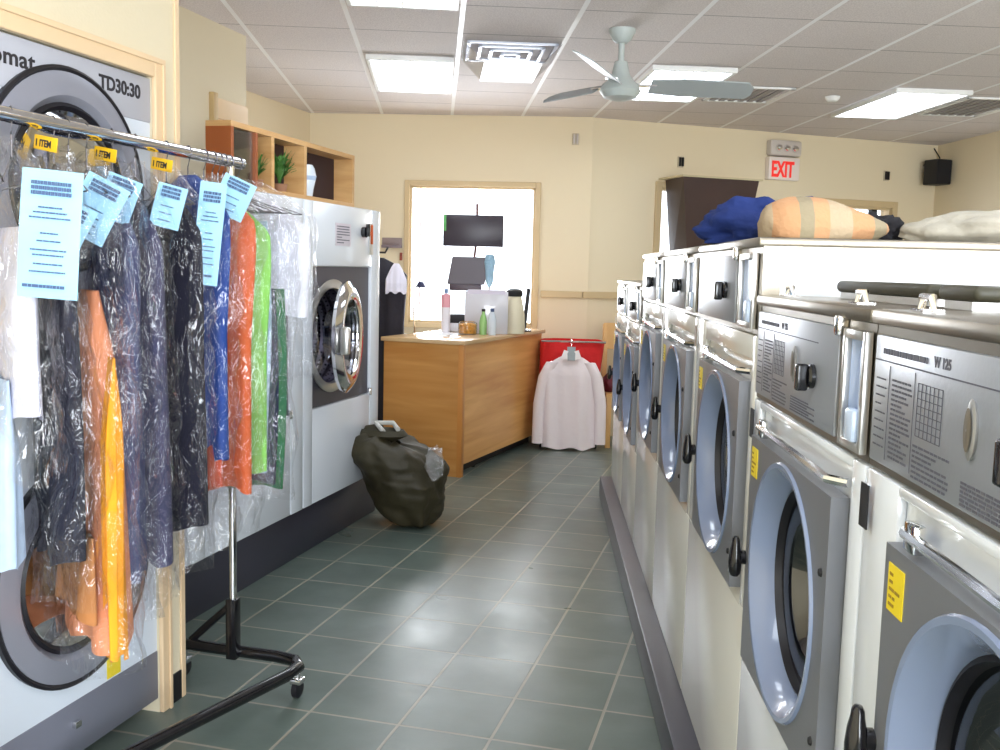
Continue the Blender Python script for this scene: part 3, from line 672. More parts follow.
# left plinth and dryer washers
mb = MB(); mb.box(-3.0, -2.255, 2.95, 5.52, 0, .245, .004); single('dryer_plinth', mb, M_PLINTH, 'dark vinyl covered base under the large white left machines', 'plinth', LF, (-2.6, 4.2, 0))
def big_machine(v0, v1, label, ajar):
    u = -2.24; zb, zt = .25, 1.82; cy, cz = (v0+v1)/2-.13, 1.12; r = .29
    t = Thing('large_washer', label, 'washing machine', LF, (u, (v0+v1)/2, zb), 'large white machines on the left')
    a = MB(); g = .003; d = .75
    a.plate_hole(u, v0+g, v1-g, .76, 1.49, cy, cz, r, th=-.015)
    a.box(u-.015, u, v0+g, v1-g, zb, .76); a.box(u-.015, u, v0+g, v1-g, 1.49, zt)
    a.box(u-d, u-.015, v0+g, v0+.015, zb, zt); a.box(u-d, u-.015, v1-.015, v1-g, zb, zt); a.box(u-d, u-.015, v0+g, v1-g, zt-.015, zt)
    a.box(u-d, u-d+.015, v0+g, v1-g, zb, zt)
    t.part('body', a, M_ENAMEL)
    a = MB()
    for b in ((v0+.004, v0+.10, zb+.01, zt-.005), (v1-.13, v1-.004, zb+.01, zt-.005), (v0+.10, v1-.13, 1.49, zt-.005)): a.box(u, u+.028, *b, .005)
    t.part('front_surround', a, M_ENAMEL)
    a = MB(); a.box(u, u+.026, v0+.105, v1-.135, zb+.01, .755, .006); lp = t.part('lower_panel', a, M_ENAMEL)
    a = MB(); a.box(u+.026, u+.045, v1-.17, v1-.145, .745, .79, .005); t.part('latch', a, M_CHROME, lp)
    a = MB(); a.plate_hole(u+.002, v0+.102, v1-.132, .757, 1.488, cy, cz, r-.01, th=.008); t.part('recess_plate', a, mat('dark_recess', (84, 82, 92), .35, metal=.5))
    a = MB(); a.lathe([(r+.01, .01), (r+.012, .018), (r-.0, .022), (r-.035, .018), (r-.04, .0)], (u, cy, cz), 'x', 56); t.part('port_ring', a, M_STEEL)
    a = MB(); pr = [(r-.03, -.02)]
    for k in range(8): pr += [(r-.035, -.05-k*.05), (r-.05, -.07-k*.05)]
    pr += [(r-.08, -.5), (.001, -.5)]
    a.lathe(pr, (u, cy, cz), 'x', 48); dr = t.part('drum', a, MATS.get('perforated') or perforated())
    # round door on a far-side hinge
    hv = cy+r-.02; th = R(ajar)
    def tr(mb):
        return mb.xf(Matrix.Translation((u+.03, hv, cz)) @ Matrix.Rotation(th, 4, 'Z') @ Matrix.Translation((0, -r-.03, 0)))
    a = MB(); a.lathe([(.20, .0), (.24, .0), (r, .012), (r+.005, .03), (r-.03, .055), (.235, .062), (.20, .05)], (0, 0, 0), 'x', 56); tr(a); dd = t.part('door', a, M_CHROME)
    a = MB(); a.lathe([(.215, .03), (.19, -.02), (.14, -.07), (.001, -.08)], (0, 0, 0), 'x', 40); tr(a); t.part('door_glass', a, M_GLASS, dd)
    a = MB(); a.box(.055, .1, -r+.0, -r+.05, -.07, .07, .012); a.tube([(.04, -r+.05, 0), (.08, -r+.03, 0)], .014); tr(a); t.part('door_handle', a, M_STEEL, dd)
    a = MB(); a.tube([(u+.02, hv+.01, cz-.09), (u+.02, hv+.01, cz+.09)], .02); t.part('hinge', a, M_STEEL)
    # control area
    a = MB(); a.box(u+.028, u+.030, v0+.36, v0+.56, 1.60, 1.72); t.part('instruction_label', a, mat('pink_grey_label', (214, 206, 214), .5))
    a = MB(); a.lathe([(.03, .028), (.03, .05), (.001, .05)], (u, v1-.26, 1.685), 'x', 20); a.box(u+.05, u+.07, v1-.272, v1-.248, 1.66, 1.73, .004); t.part('selector_knob', a, M_BLACK)
    a = MB(); a.box(u+.028, u+.034, v1-.17, v1-.12, 1.56, 1.74, .002); cp_ = t.part('coin_plate', a, M_STEEL)
    a = MB(); a.box(u+.034, u+.045, v1-.16, v1-.148, 1.62, 1.73, .002); a.box(u+.034, u+.04, v1-.2, v1-.15, 1.67, 1.69); t.part('coin_slot', a, mat('orange_brown', (190, 84, 30), .4), cp_)
    a = MB(); dashes(a, u+.0302, v0+.38, v0+.54, 1.61, 1.71, 7, .005, 9, .3, 1); a.xf(Matrix.Translation((.0008, 0, 0))); t.part('label_print', a, M_INKG)
    return t
def perforated():
    m = bpy.data.materials.new('perforated'); m.use_nodes = True; MATS['perforated'] = m
    nt = m.node_tree; N = nt.nodes; K = nt.links; b = N['Principled BSDF']; b.inputs['Metallic'].default_value = .9; b.inputs['Roughness'].default_value = .3
    tc = N.new('ShaderNodeTexCoord'); vo = N.new('ShaderNodeTexVoronoi'); vo.inputs['Scale'].default_value = 45; vo.inputs['Randomness'].default_value = .15
    K.new(tc.outputs['Object'], vo.inputs['Vector']); rp = N.new('ShaderNodeValToRGB'); rp.color_ramp.elements[0].position = .28; rp.color_ramp.elements[1].position = .36
    rp.color_ramp.elements[0].color = lin((20, 18, 30)); rp.color_ramp.elements[1].color = lin((120, 116, 132))
    K.new(vo.outputs['Distance'], rp.inputs[0]); K.new(rp.outputs[0], b.inputs['Base Color'])
    return m
big_machine(4.46, 5.45, 'large white machine with its round chrome door ajar beside green bag', 11)
big_machine(3.455, 4.455, 'large white machine half hidden behind the hanging clothes', 3)

# shelves on top of the machines
t = Thing('display_shelf', 'oak display shelf with open bays on top of the white machines', 'shelf', LF, (-2.445, 4.75, 1.822))
zs0, zs1 = 1.836, 2.14; ub, uu = -2.51, -2.38
a = MB(); a.box(ub, uu, 4.06, 5.45, zs0, zs0+.025); a.box(ub+.02, uu-.02, 4.2, 5.4, 1.822, zs0); t.part('bottom_board', a, W_SHELF)
a = MB(); a.box(ub, uu, 4.06, 5.45, zs1-.025, zs1); t.part('top_board', a, W_SHELF)
a = MB(); a.box(ub, ub+.012, 4.085, 5.425, zs0+.025, zs1-.025); t.part('back_board', a, mat('dark_back', (52, 32, 34), .7))
for y, m_, wv in ((4.06, W_BROWN, .025), (4.285, W_BROWN, .02), (4.44, W_SHELF, .03), (4.795, W_SHELF, .03), (5.42, W_SHELF, .03)):
    a = MB(); a.box(ub, uu, y, y+wv, zs0+.025, zs1-.025); t.part('upright', a, m_)
a = MB(); a.box(uu-.02, uu-.014, 4.09, 4.28, zs0+.03, zs1-.03); t.part('glass_door', a, clear_glass('cabinet_glass', (.85, .88, .86), .22))
def plant(v, n, hgt, label, seed):
    t = Thing('potted_plant', label, 'plant', LF, (-2.43, v, zs0+.025), 'plants on the display shelf')
    z0 = zs0+.026
    a = MB(); a.lathe([(.001, 0), (.032, 0), (.038, .035), (.04, .04), (.034, .04), (.001, .032)], (-2.43, v, z0), n=20); t.part('pot', a, mat('terracotta', (150, 110, 84), .7))
    rnd = random.Random(seed); a = MB()
    for k in range(n):
        ang = rnd.uniform(0, 6.28); ln = rnd.uniform(.5, 1)*hgt; sp = rnd.uniform(.01, .055); p0 = Vector((-2.43, v, z0+.03))
        prev = None
        for i in range(6):
            f = i/5; rr = sp*f*f+.01*f; c = p0+Vector((math.cos(ang)*rr, math.sin(ang)*rr*2.3, ln*(f-.35*f*f*rnd.uniform(.6, 1.4))))
            w_ = .007*math.sin(math.pi*min(.97, f*.9+.1)); side = Vector((-math.sin(ang), math.cos(ang), 0))*w_
            cur = (a.bm.verts.new(c-side), a.bm.verts.new(c+side+Vector((0, 0, .002))))
            if prev: a.bm.faces.new((prev[0], prev[1], cur[1], cur[0]))
            prev = cur
    t.part('leaves', a, mat('plant_green', (70, 120, 48), .6, var=.3, vscale=30))
plant(4.62, 160, .25, 'bushy green plant in the middle shelf bay', 4)
plant(4.37, 50, .22, 'thin dark green plant in the narrow shelf bay', 9)
t = Thing('glass_vase', 'pale bluish glass vase in the dark right shelf bay', 'vase', LF, (-2.43, 4.93, zs0+.025))
a = MB(); a.lathe([(.001, 0), (.03, 0), (.035, .04), (.05, .11), (.042, .15), (.03, .17), (.026, .17), (.038, .14), (.044, .11)], (-2.43, 4.93, zs0+.0255), n=24); t.part('vase_body', a, mat('pale_vase', (206, 216, 226), .2, coat=.5))
a = MB(); a.lathe([(.036, .055), (.0515, .11)], (-2.43, 4.93, zs0+.0255), n=24); t.part('vase_band', a, mat('vase_band', (170, 190, 216), .2))
# slatwall board
mb = MB()
for k in range(8): mb.box(-3.05, -3.03, 5.02, 5.365, 1.5+k*.115, 1.5+k*.115+.108, .002)
mb.box(-3.05, -3.042, 5.02, 5.365, 1.5, 2.42)
t = Thing('slatwall_panel', 'pale grooved slatwall panel behind the shelf', 'wall panel', LF, (-3.04, 5.19, 1.5))
t.part('board', mb, M_TRIML)
mb = MB(); mb.box(-3.05, -3.02, 4.97, 5.02, 1.5, 2.44, .003); t.part('edge_strip', mb, mat('tan_strip', (196, 168, 120), .5))

# ------------------------------------------------------------------ clothes rack
RU = -1.76
t = Thing('clothes_rack', 'rolling clothes rack with chrome rail and black tubular base', 'clothes rack', LF, (-1.68, 2.7, 0))
a = MB(); a.cyl((RU, 1.80, 1.835), (RU, 3.07, 1.835), .019); t.part('rail', a, M_CHROME)
for v in (3.0, 1.86):
    a = MB(); a.cyl((RU, v, .30), (RU, v, 1.835), .0135); p = t.part('upright', a, M_CHROME)
    a = MB(); a.box(RU-.02, RU+.02, v-.02, v+.02, .10, .32, .005); t.part('socket', a, M_BLACK, p)
for v, s_ in ((3.0, -1), ):
    a = MB(); a.tube([(RU-.015, v, .29), (-1.95, v+.03, .13)], .014); t.part('brace', a, M_BLACK)
a = MB(); pts = [(-2.0, 3.02, .12), (-1.9, 3.02, .12), (-1.6, 3.02, .12), (-1.52, 3.005, .12), (-1.485, 2.96, .12), (-1.49, 2.88, .12)]
for k in range(1, 8): f = k/7; pts.append((-1.49-.27*f, 2.88-1.0*f, .12))
pts += [(-1.77, 1.84, .12), (-1.74, 1.80, .12), (-1.68, 1.79, .12), (-1.42, 1.82, .12)]
a.tube(pts, .021, 12); t.part('base_tube', a, M_BLACK)
for (u, v) in ((-1.50, 2.98), (-1.97, 3.02), (-1.45, 1.82), (-1.72, 1.88)):
    a = MB(); a.cyl((u, v, .07), (u, v, .115), .011); a.box(u-.02, u+.02, v-.022, v+.022, .052, .07, .004); c_ = t.part('caster', a, M_CHROME)
    a = MB(); a.lathe([(.001, -.012), (.026, -.012), (.032, -.008), (.032, .008), (.026, .012), (.001, .012)], (u, v, .033), 'x', 24); t.part('wheel', a, M_RUBBER, c_)

def cloth_shell(a, hw, th, ztop, zbot, kind, seed, nz=34, na=44, fold=.010, ofs=0, wob=.0):
    """hanging cloth tube around the local z axis, x is the width, y the thickness"""
    rnd = random.Random(seed); ph = [rnd.uniform(0, 6.28) for _ in range(4)]; rings = []
    hgt = ztop-zbot
    for i in range(nz+1):
        f = i/nz; d = f*hgt; z = ztop-d
        if kind == 'trousers': w_ = hw*(.80+.04*math.sin(d*5)); s0 = .02
        elif kind == 'flare': w_ = hw*(.30+.70*f**.8)
        elif kind == 'bag': w_ = hw*(min(1, .18+.82*min(1, d/.13)**.7))*(1-.12*max(0, (f-.8)*5)*.5); s0 = .0
        else:
            sh = min(1, d/.12); w_ = hw*(.22+.78*sh**.75)*(1-.10*min(1, max(0, d-.2)/.3)+.06*f)
        t_ = th*(.35+.65*min(1, d/.15))*(1+.35*f)
        ring = []
        for k in range(na):
            q = 2*math.pi*k/na; cx, sy = math.cos(q), math.sin(q)
            x = w_*math.copysign(abs(cx)**.75, cx)
            dep = fold*(min(1, d/.25))*(math.sin(x/hw*5.5+ph[0]+d*1.3)+.6*math.sin(x/hw*11+ph[1]-d*2))
            y = t_*math.copysign(abs(sy)**.8, sy)+dep
            if wob:
                nn = noise.noise(Vector((x*11+seed, y*11, z*7))); n2 = noise.noise(Vector((x*26+seed, y*26, z*15+3)))
                x += wob*(nn*1.0+n2*.5); y += wob*(noise.noise(Vector((x*9, seed*2.3, z*9)))*1.3+n2*.5)
            zz = z
            if i == nz: zz += .012*math.sin(x/hw*7+ph[2])
            ring.append(a.bm.verts.new((x, y, zz)))
        rings.append(ring)
    for k in range(nz):
        for i in range(na): a.bm.faces.new((rings[k][i], rings[k][(i+1) % na], rings[k+1][(i+1) % na], rings[k+1][i]))
    return rings
def sleeves(a, hw, th, ztop, length, seed, sides=(1, -1)):
    for sd in sides:
        p = [(sd*hw*.82, 0, ztop-.10), (sd*hw*1.0, -.012, ztop-.2), (sd*hw*1.06, -.02, ztop-.2-length*.5), (sd*hw*1.04, -.015, ztop-.2-length)]
        r0 = .045; rings = []
        for i, q in enumerate(p):
            r_ = r0*(1-.12*i); ring = []
            for k in range(16):
                tt = 2*math.pi*k/16; ring.append(a.bm.verts.new((q[0]+r_*math.cos(tt)*.9, q[1]+max(th, .02)*math.sin(tt), q[2]+r_*.2*sd*math.cos(tt)*0)))
            rings.append(ring)
        a.bm.faces.new(rings[0])
        for k in range(3):
            for i in range(16): a.bm.faces.new((rings[k][i], rings[k][(i+1) % 16], rings[k+1][(i+1) % 16], rings[k+1][i]))
def hanger_mb(hw):
    a = MB(); r = .0022
    hook = [(0, -.0, -.045)] + [(.021*math.sin(q), 0, .0+.021*math.cos(q)) for q in [R(x) for x in (150, 110, 60, 20, -20, -60, -95)]]
    a.tube([(0, 0, -.10), (0, 0, -.045)] + hook[1:], r, 6)
    a.tube([(0, 0, -.10), (-hw*.9, 0, -.17), (hw*.9, 0, -.17), (0, 0, -.10)], r, 6)
    return a
def fabric(name, col, var=.12): return mat(name, col, .85, bump=.25, bscale=30, var=var, vscale=6)
M_TAGY = mat('yellow_tag', (244, 190, 30), .5)
def garment(v, hw, theta, hem, col, cname, kind, label, cat='garment', top=.13, bag=True, baghem=None, second=None, ticket=None, tag=False, sl=None, seed=1, th=.02, film=None, lean=0):
    org = (RU, v, 1.835)
    t = Thing('bagged_garment' if bag else 'hanging_garment', label, cat, LF, org, 'garments on the clothes rack', rot=-R(theta))
    hem = hem-1.835; ztop = -top
    t.part('hanger', hanger_mb(hw), mat('wire', (120, 118, 124), .3, metal=1), local=True)
    a = MB(); cloth_shell(a, hw, th, ztop, hem, kind, seed)
    if sl: sleeves(a, hw, th, ztop, sl, seed, (1,))
    g = t.part('cloth', a, fabric(cname, col), local=True, smooth=80)
    if second:
        for (dz0, dz1, c2, n2, xo, wf) in second:
            a = MB(); cloth_shell(a, hw*wf, min(th*.8, hw*wf*.4), dz0-1.835, dz1-1.835, 'trousers', seed+9, nz=20)
            a.xf(Matrix.Translation((xo, -.0, 0))); t.part('inner_cloth', a, fabric(n2, c2), local=True, smooth=80)
    if bag:
        a = MB(); cloth_shell(a, hw+.022, th+.022, -.055, (baghem-1.835) if baghem else hem-.05, 'bag', seed+3, nz=60, na=64, fold=.012, wob=.022)
        t.part('plastic_cover', a, M_FILM, local=True, smooth=80)
    if ticket:
        for (x, z, tilt, w_, h_) in ticket:
            a = MB(); n = 8; rows = []
            for i in range(n+1):
                f = i/n; yy = -.006*math.sin(f*3.0)
                rows.append([a.bm.verts.new((w_*(k/4-.5), yy-.004*math.sin(k/4*3), h_*(.5-f))) for k in range(5)])
            for i in range(n):
                for k in range(4): a.bm.faces.new((rows[i][k], rows[i][k+1], rows[i+1][k+1], rows[i+1][k]))
            M = Matrix.Translation((x+(.25 if h_ > .2 and w_ > .1 else .085), -(th+.065), z-1.835-(.05 if h_ > .2 and w_ > .1 else .02))) @ Matrix.Rotation(R(theta+28), 4, 'Z') @ Matrix.Rotation(R(tilt), 4, 'Y') 
            a.xf(M); tk = t.part('paper_ticket', a, M_TICK, local=True)
            b = MB(); rnd = random.Random(seed)
            def row(z0, hgt, x0, x1, step):
                p = x0
                while p < x1:
                    q = min(x1, p+rnd.uniform(.3, 1)*step); b.box(p, q-.0012, -.0125, -.0105, z0, z0+hgt); p = q
            for k in range(3): row(h_*.38-k*.011, .008, -w_*.33, w_*.33, .009)
            if h_ > .2:
                for k, (zz, ww) in enumerate(((.2, .2), (.16, .28), (.12, .34), (0, .15), (-.06, .2), (-.13, .3), (-.17, .26), (-.24, .24), (-.3, .3))): row(h_*zz, .0035, -w_*ww, w_*ww, .014)
                row(-h_*.42, .007, -w_*.4, w_*.3, .014)
            else:
                for k in range(4): row(-h_*.02-k*.02, .003, -w_*.25, w_*.2, .014)
            b.xf(M); t.part('ticket_print', b, mat('ticket_ink', (70, 92, 130), .7), tk, local=True)
    if tag:
        w_, h_ = .085, .036
        a = MB(); a.box(-w_/2, w_/2, -.012, -.008, -.058, -.058+h_, .002); RT = Matrix.Translation((.02, -.01, -.012)) @ Matrix.Rotation(R(theta-12), 4, 'Z') @ Matrix.Rotation(R(10), 4, 'Y'); a.xf(RT); tg = t.part('item_tag', a, M_TAGY, local=True)
        b = text_mb('1 ITEM', .024, .0004, .0009, 1, .85); orient(b, (-w_/2+.006, -.0125, -.049), (1, 0, 0)); b.xf(RT); t.part('tag_print', b, M_INK, tg, local=True)
    return t
T35 = 38
garment(1.94, .13, T35, .77, (176, 196, 222), 'pale_blue_cloth', 'trousers', 'pale blue trousers hanging at the left end of the rack', top=.62, bag=False, seed=2)
garment(2.0, .22, T35, 1.12, (214, 214, 230), 'white_shirt_cloth', 'trousers', 'white folded shirt under film, leftmost white piece on rack', top=.265, baghem=.98, seed=3, th=.03)
garment(2.145, .175, T35, .72, (26, 26, 44), 'dark_navy_cloth', 'trousers', 'dark navy garment under film right of the white shirt', top=.33, baghem=.62, seed=4, th=.03, tag=True, ticket=((.125, 1.60, 4, .125, .28),))
garment(2.27, .21, T35, .475, (226, 146, 104), 'orange_cloth', 'flare', 'long orange garment hanging lowest in a crumpled film cover', top=.42, baghem=.40, seed=5, th=.045, second=((1.25, .455, (242, 160, 30), 'yellow_orange_cloth', .20, .16),), ticket=((.135, 1.585, 26, .10, .15),))
garment(2.20, .20, T35, .56, (176, 116, 66), 'brown_orange_cloth', 'trousers', 'brown orange garment low behind the dark navy one', top=1.05, bag=False, seed=21)
garment(2.375, .18, T35, .62, (72, 78, 112), 'slate_blue_cloth', 'shirt', 'slate blue garment under shiny film right of the orange one', top=.17, baghem=.50, seed=6, th=.035, tag=True, ticket=((.125, 1.645, 27, .11, .16),))
garment(2.48, .18, T35, .64, (64, 64, 92), 'grey_navy_cloth', 'shirt', 'dark grey garment with rounded film covered shoulder', top=.17, baghem=.52, seed=7, th=.035, ticket=((.10, 1.68, 20, .09, .12),))
garment(2.63, .19, 30, .70, (16, 15, 34), 'black_navy_cloth', 'shirt', 'almost black garment with bright crinkled film in rack centre', top=.13, baghem=.58, seed=8, th=.035, tag=True, ticket=((.13, 1.67, 14, .08, .12),))
garment(2.745, .19, 22, .88, (34, 70, 146), 'royal_blue_shirt', 'shirt', 'royal blue shirt beside the orange garment', top=.07, baghem=.62, seed=9, th=.028, ticket=((.145, 1.60, 6, .075, .30),), second=((1.0, .79, (196, 78, 44), 'red_orange_cloth', .0, 1.0),))
garment(2.835, .20, 10, .765, (212, 96, 42), 'bright_orange_cloth', 'shirt', 'bright orange long garment, rightmost orange one on the rack', top=.09, baghem=.64, seed=10, th=.03, ticket=((.115, 1.715, 24, .10, .12),))
garment(2.885, .215, 6, .82, (136, 206, 92), 'lime_green_cloth', 'shirt', 'lime green shirt edge showing right of the orange garment', top=.12, baghem=.74, seed=11)
garment(2.92, .23, 3, .80, (170, 192, 212), 'pale_grey_blue_cloth', 'trousers', 'pale grey blue trousers right of the lime green shirt', top=.2, bag=False, seed=12)
garment(2.95, .24, 0, .76, (30, 36, 66), 'navy_trouser_cloth', 'trousers', 'navy trousers near the right end of the rack', top=.42, baghem=.70, seed=13)
garment(2.985, .255, -2, .735, (36, 104, 66), 'dark_green_cloth', 'trousers', 'dark green trousers, last long garment on the rack', top=.42, bag=False, seed=14)
garment(3.045, .26, -4, 1.33, (226, 226, 234), 'white_sleeve_cloth', 'shirt', 'white shirt in film at the right end of rack', top=.10, baghem=1.1, seed=15, th=.035)

# ------------------------------------------------------------------ green laundry bag
def laundry_bag():
    t = Thing('laundry_bag', 'stuffed dark olive drawstring laundry bag slumped on the floor', 'laundry bag', LF, (-1.97, 5.28, 0))
    a = MB(); n, nz = 56, 40; rings = []
    for i in range(nz+1):
        f = i/nz; h = .52*f
        prof = [(0, .04), (.03, .12), (.15, .175), (.35, .225), (.55, .255), (.75, .26), (.88, .235), (.95, .20), (.98, .14), (1, .06)]
        for k in range(len(prof)-1):
            if prof[k][0] <= f <= prof[k+1][0]: q = (f-prof[k][0])/(prof[k+1][0]-prof[k][0]); r_ = prof[k][1]*(1-q)+prof[k+1][1]*q
        ox = .07*(1-f)-.10*f; ring = []
        for k in range(n):
            tt = 2*math.pi*k/n
            nn = noise.noise(Vector((math.cos(tt)*1.7, math.sin(tt)*1.7, f*3)))*.045+abs(math.sin(tt*7+f*3))*.018*f*(1 if f > .6 else .4)+noise.noise(Vector((math.cos(tt)*5, math.sin(tt)*5, f*12)))*.014
            rr = r_+nn*min(1, r_*8)
            ring.append(a.bm.verts.new((ox+rr*math.cos(tt), rr*math.sin(tt)*.9, max(0.002, h-.05*math.cos(tt)*f+(.03*noise.noise(Vector((math.cos(tt)*3, math.sin(tt)*3, f*4)))*f)))))
        rings.append(ring)
    a.bm.faces.new(rings[0])
    for k in range(nz):
        for i in range(n): a.bm.faces.new((rings[k][i], rings[k][(i+1) % n], rings[k+1][(i+1) % n], rings[k+1][i]))
    m_ = mat('olive_canvas', (52, 46, 26), .6, bump=.4, bscale=9, var=.2, vscale=4)
    t.part('bag_body', a, m_, local=True, smooth=90)
    a = MB()
    a.lathe([(.07, -.02), (.12, .01), (.10, .04), (.05, .02)], (-.13, -.04, .52), n=20, sq=(1.3, .8)); t.part('bag_collar', a, m_, local=True)
    a = MB(); a.tube([(-.10, -.1, .555), (-.18, -.02, .59), (-.1, .05, .585), (-.03, -.05, .565)], .014, 8); t.part('white_tie', a, mat('white_tape', (206, 204, 196), .6), local=True)
    bm = bmesh.new(); bmesh.ops.create_uvsphere(bm, u_segments=28, v_segments=14, radius=1)
    for v_ in bm.verts:
        p = v_.co; s_ = 1+.4*noise.noise(p*3); v_.co = Vector((.22+p.x*.05*s_, -.12+p.y*.06*s_, .40+p.z*.09*s_))
    b = MB(); b.bm.free(); b.bm = bm; t.part('clear_film_wad', b, plastic_film('film_wad', (1, 1, 1), .2, 40, 1), local=True, smooth=90)
laundry_bag()

# ------------------------------------------------------------------ counter
t = Thing('service_counter', 'light oak service counter with plain wood end and long front', 'counter', KF, (-3.15, 7.1, 0))
k0, k1, v0, v1 = -3.47, -2.84, 6.31, 7.98
a = MB(); a.box(k0, k1, v0, v0+.03, 0, .955); t.part('end_panel', a, W_COUNTER)
a = MB(); a.box(k1-.03, k1-.005, v0+.03, v1, .085, .955); t.part('front_panel', a, W_COUNTERF)
a = MB(); a.box(k1-.03, k1+.006, v0-.004, v0+.045, 0, .955, .003); t.part('corner_post', a, wood('honey_post', (190, 124, 58), (206, 140, 72), (1, 1, .4)))
a = MB(); a.box(k0, k0+.02, v0+.03, v1, 0, .955); t.part('back_panel', a, W_COUNTER)
a = MB(); a.box(k0+.02, k1-.09, v0+.03, v1-.02, 0, .085); t.part('toe_kick', a, M_MBLACK)
a = MB(); a.box(k1-.06, k1-.03, v1-.03, v1, 0, .955); a.box(k0+.02, k1-.03, v1-.03, v1, .085, .955); t.part('far_end_panel', a, W_COUNTER)
a = MB(); a.box(k0-.02, k1+.02, v0-.015, v1+.03, .955, .985, .004); t.part('countertop', a, wood('counter_top_wood', (196, 160, 116), (214, 182, 140), (.5, .5, 6), .16))
ZC = .986
def cyl_thing(name, x, y, z, parts, label, cat, group=None):
    t = Thing(name, label, cat, WD, (x, y, z), group)
    for (nm, prof, m_) in parts:
        a = MB(); a.lathe(prof, (x, y, z), n=24); t.part(nm, a, m_)
    return t
# acrylic holder with papers
t = Thing('paper_holder', 'grey translucent upright holder with papers on the counter', 'paper holder', WD, (-.12, 7.78, ZC))
a = MB(); a.box(-.29, .05, 7.72, 7.726, ZC, ZC+.31, .002); a.box(-.29, .05, 7.80, 7.806, ZC, ZC+.33, .002); a.box(-.29, .05, 7.726, 7.80, ZC, ZC+.006); t.part('acrylic_case', a, mat('grey_acrylic', (206, 204, 210), .2, coat=.5))
a = MB(); a.box(-.27, .03, 7.75, 7.775, ZC+.007, ZC+.345); t.part('papers', a, mat('lilac_paper', (218, 210, 222), .7))
cyl_thing('candy_jar', -.26, 7.60, ZC, [('jar', [(.001, 0), (.065, 0), (.075, .02), (.075, .085), (.06, .10)], clear_glass('jar_glass', (.95, .95, .92), .1)), ('candies', [(.001, .004), (.068, .01), (.068, .075), (.04, .088), (.001, .09)], mat('amber_candy', (232, 160, 44), .5, bump=1, bscale=40, var=.3, vscale=40))], 'low clear jar of amber yellow candies on the counter', 'jar')
cyl_thing('green_bottle', -.14, 7.60, ZC, [('bottle', [(.001, 0), (.028, 0), (.03, .1), (.022, .14), (.012, .16), (.012, .18)], mat('green_clear', (150, 196, 120), .2)), ('cap', [(.014, .18), (.014, .2), (.001, .2)], M_MBLACK)], 'small green bottle beside the candy jar', 'bottle', 'bottles on the counter')
cyl_thing('clear_bottle', -.07, 7.58, ZC, [('bottle', [(.001, 0), (.03, 0), (.032, .12), (.02, .16), (.012, .18)], mat('pale_bottle', (206, 214, 222), .15)), ('cap', [(.014, .18), (.014, .205), (.001, .205)], mat('navy_cap', (60, 80, 120), .4))], 'small clear bottle right of the green bottle', 'bottle', 'bottles on the counter')
cyl_thing('beige_jug', .10, 7.86, ZC, [('jug_body', [(.001, 0), (.085, 0), (.09, .05), (.085, .15), (.065, .26), (.055, .30)], mat('beige_jug_plastic', (224, 214, 186), .4)), ('jug_lid', [(.06, .295), (.068, .31), (.065, .34), (.04, .355), (.001, .358)], M_MBLACK)], 'beige jug with a dark lid at right of counter', 'jug')
t = Thing('card_terminal', 'slim dark upright terminal near the right end of counter', 'terminal', WD, (.205, 8.12, ZC))
a = MB(); a.poly([(.17, 8.1, ZC+.01), (.205, 8.1, ZC+.01), (.235, 8.1, ZC+.35), (.205, 8.1, ZC+.36)], (0, .05, 0)); t.part('terminal_body', a, M_MBLACK)
a = MB(); a.box(.15, .25, 8.08, 8.17, ZC, ZC+.012, .004); t.part('terminal_base', a, M_MBLACK)
# display stand: two dark screens on one pole
t = Thing('display_stand', 'tall brown pole with two dark screens in front of window', 'display stand', WD, (-.235, 8.26, ZC))
a = MB(); a.lathe([(.001, .0), (.1, 0), (.1, .012), (.02, .02)], (-.235, 8.26, ZC), n=28); t.part('base', a, M_MBLACK)
a = MB(); a.tube([(-.25, 8.26, ZC+.015), (-.245, 8.26, 1.5), (-.22, 8.26, 1.8), (-.225, 8.26, 2.03)], .010, 8); t.part('pole', a, mat('brown_pole', (96, 50, 48), .5))
a = MB(); a.box(-.50, .0, 8.20, 8.235, 1.675, 1.935, .006); sc = t.part('upper_screen', a, mat('dark_screen', (46, 36, 46), .35))
a = MB(); a.box(-.495, -.475, 8.195, 8.2, 1.80, 1.93); t.part('green_sticker', a, mat('green_tag', (90, 170, 90), .5), sc)
a = MB(); a.poly([(-.46, 8.2, 1.36), (-.15, 8.2, 1.36), (-.09, 8.2, 1.59), (-.42, 8.2, 1.59)], (0, .035, 0)); a.box(-.44, -.17, 8.18, 8.25, 1.31, 1.365, .008); t.part('lower_screen', a, mat('dark_screen2', (66, 54, 62), .35))
# printer and loose papers
t = Thing('receipt_printer', 'black topped receipt printer on the back of the counter', 'printer', WD, (-.36, 7.95, ZC))
a = MB(); a.box(-.47, -.25, 7.87, 8.03, ZC, ZC+.07, .008); t.part('printer_base', a, mat('white_plastic', (226, 226, 232), .4))
a = MB(); a.box(-.475, -.245, 7.865, 8.035, ZC+.07, ZC+.14, .012); t.part('printer_top', a, M_MBLACK)
for i, (x, y, rz, lab) in enumerate(((-.52, 7.42, .3, 'white paper sheet on the counter nearest to the oak end'), (-.40, 7.60, -.2, 'white paper sheet on the counter in front of the printer'))):
    mb = MB(); mb.box(-.1, .1, -.14, .14, 0, .001); mb.xf(Matrix.Translation((x, y, ZC)) @ Matrix.Rotation(rz, 4, 'Z'))
    single('paper_sheet', mb, mat('white_paper', (240, 240, 244), .6), lab, 'paper', WD, (x, y, ZC), 'papers on the counter')
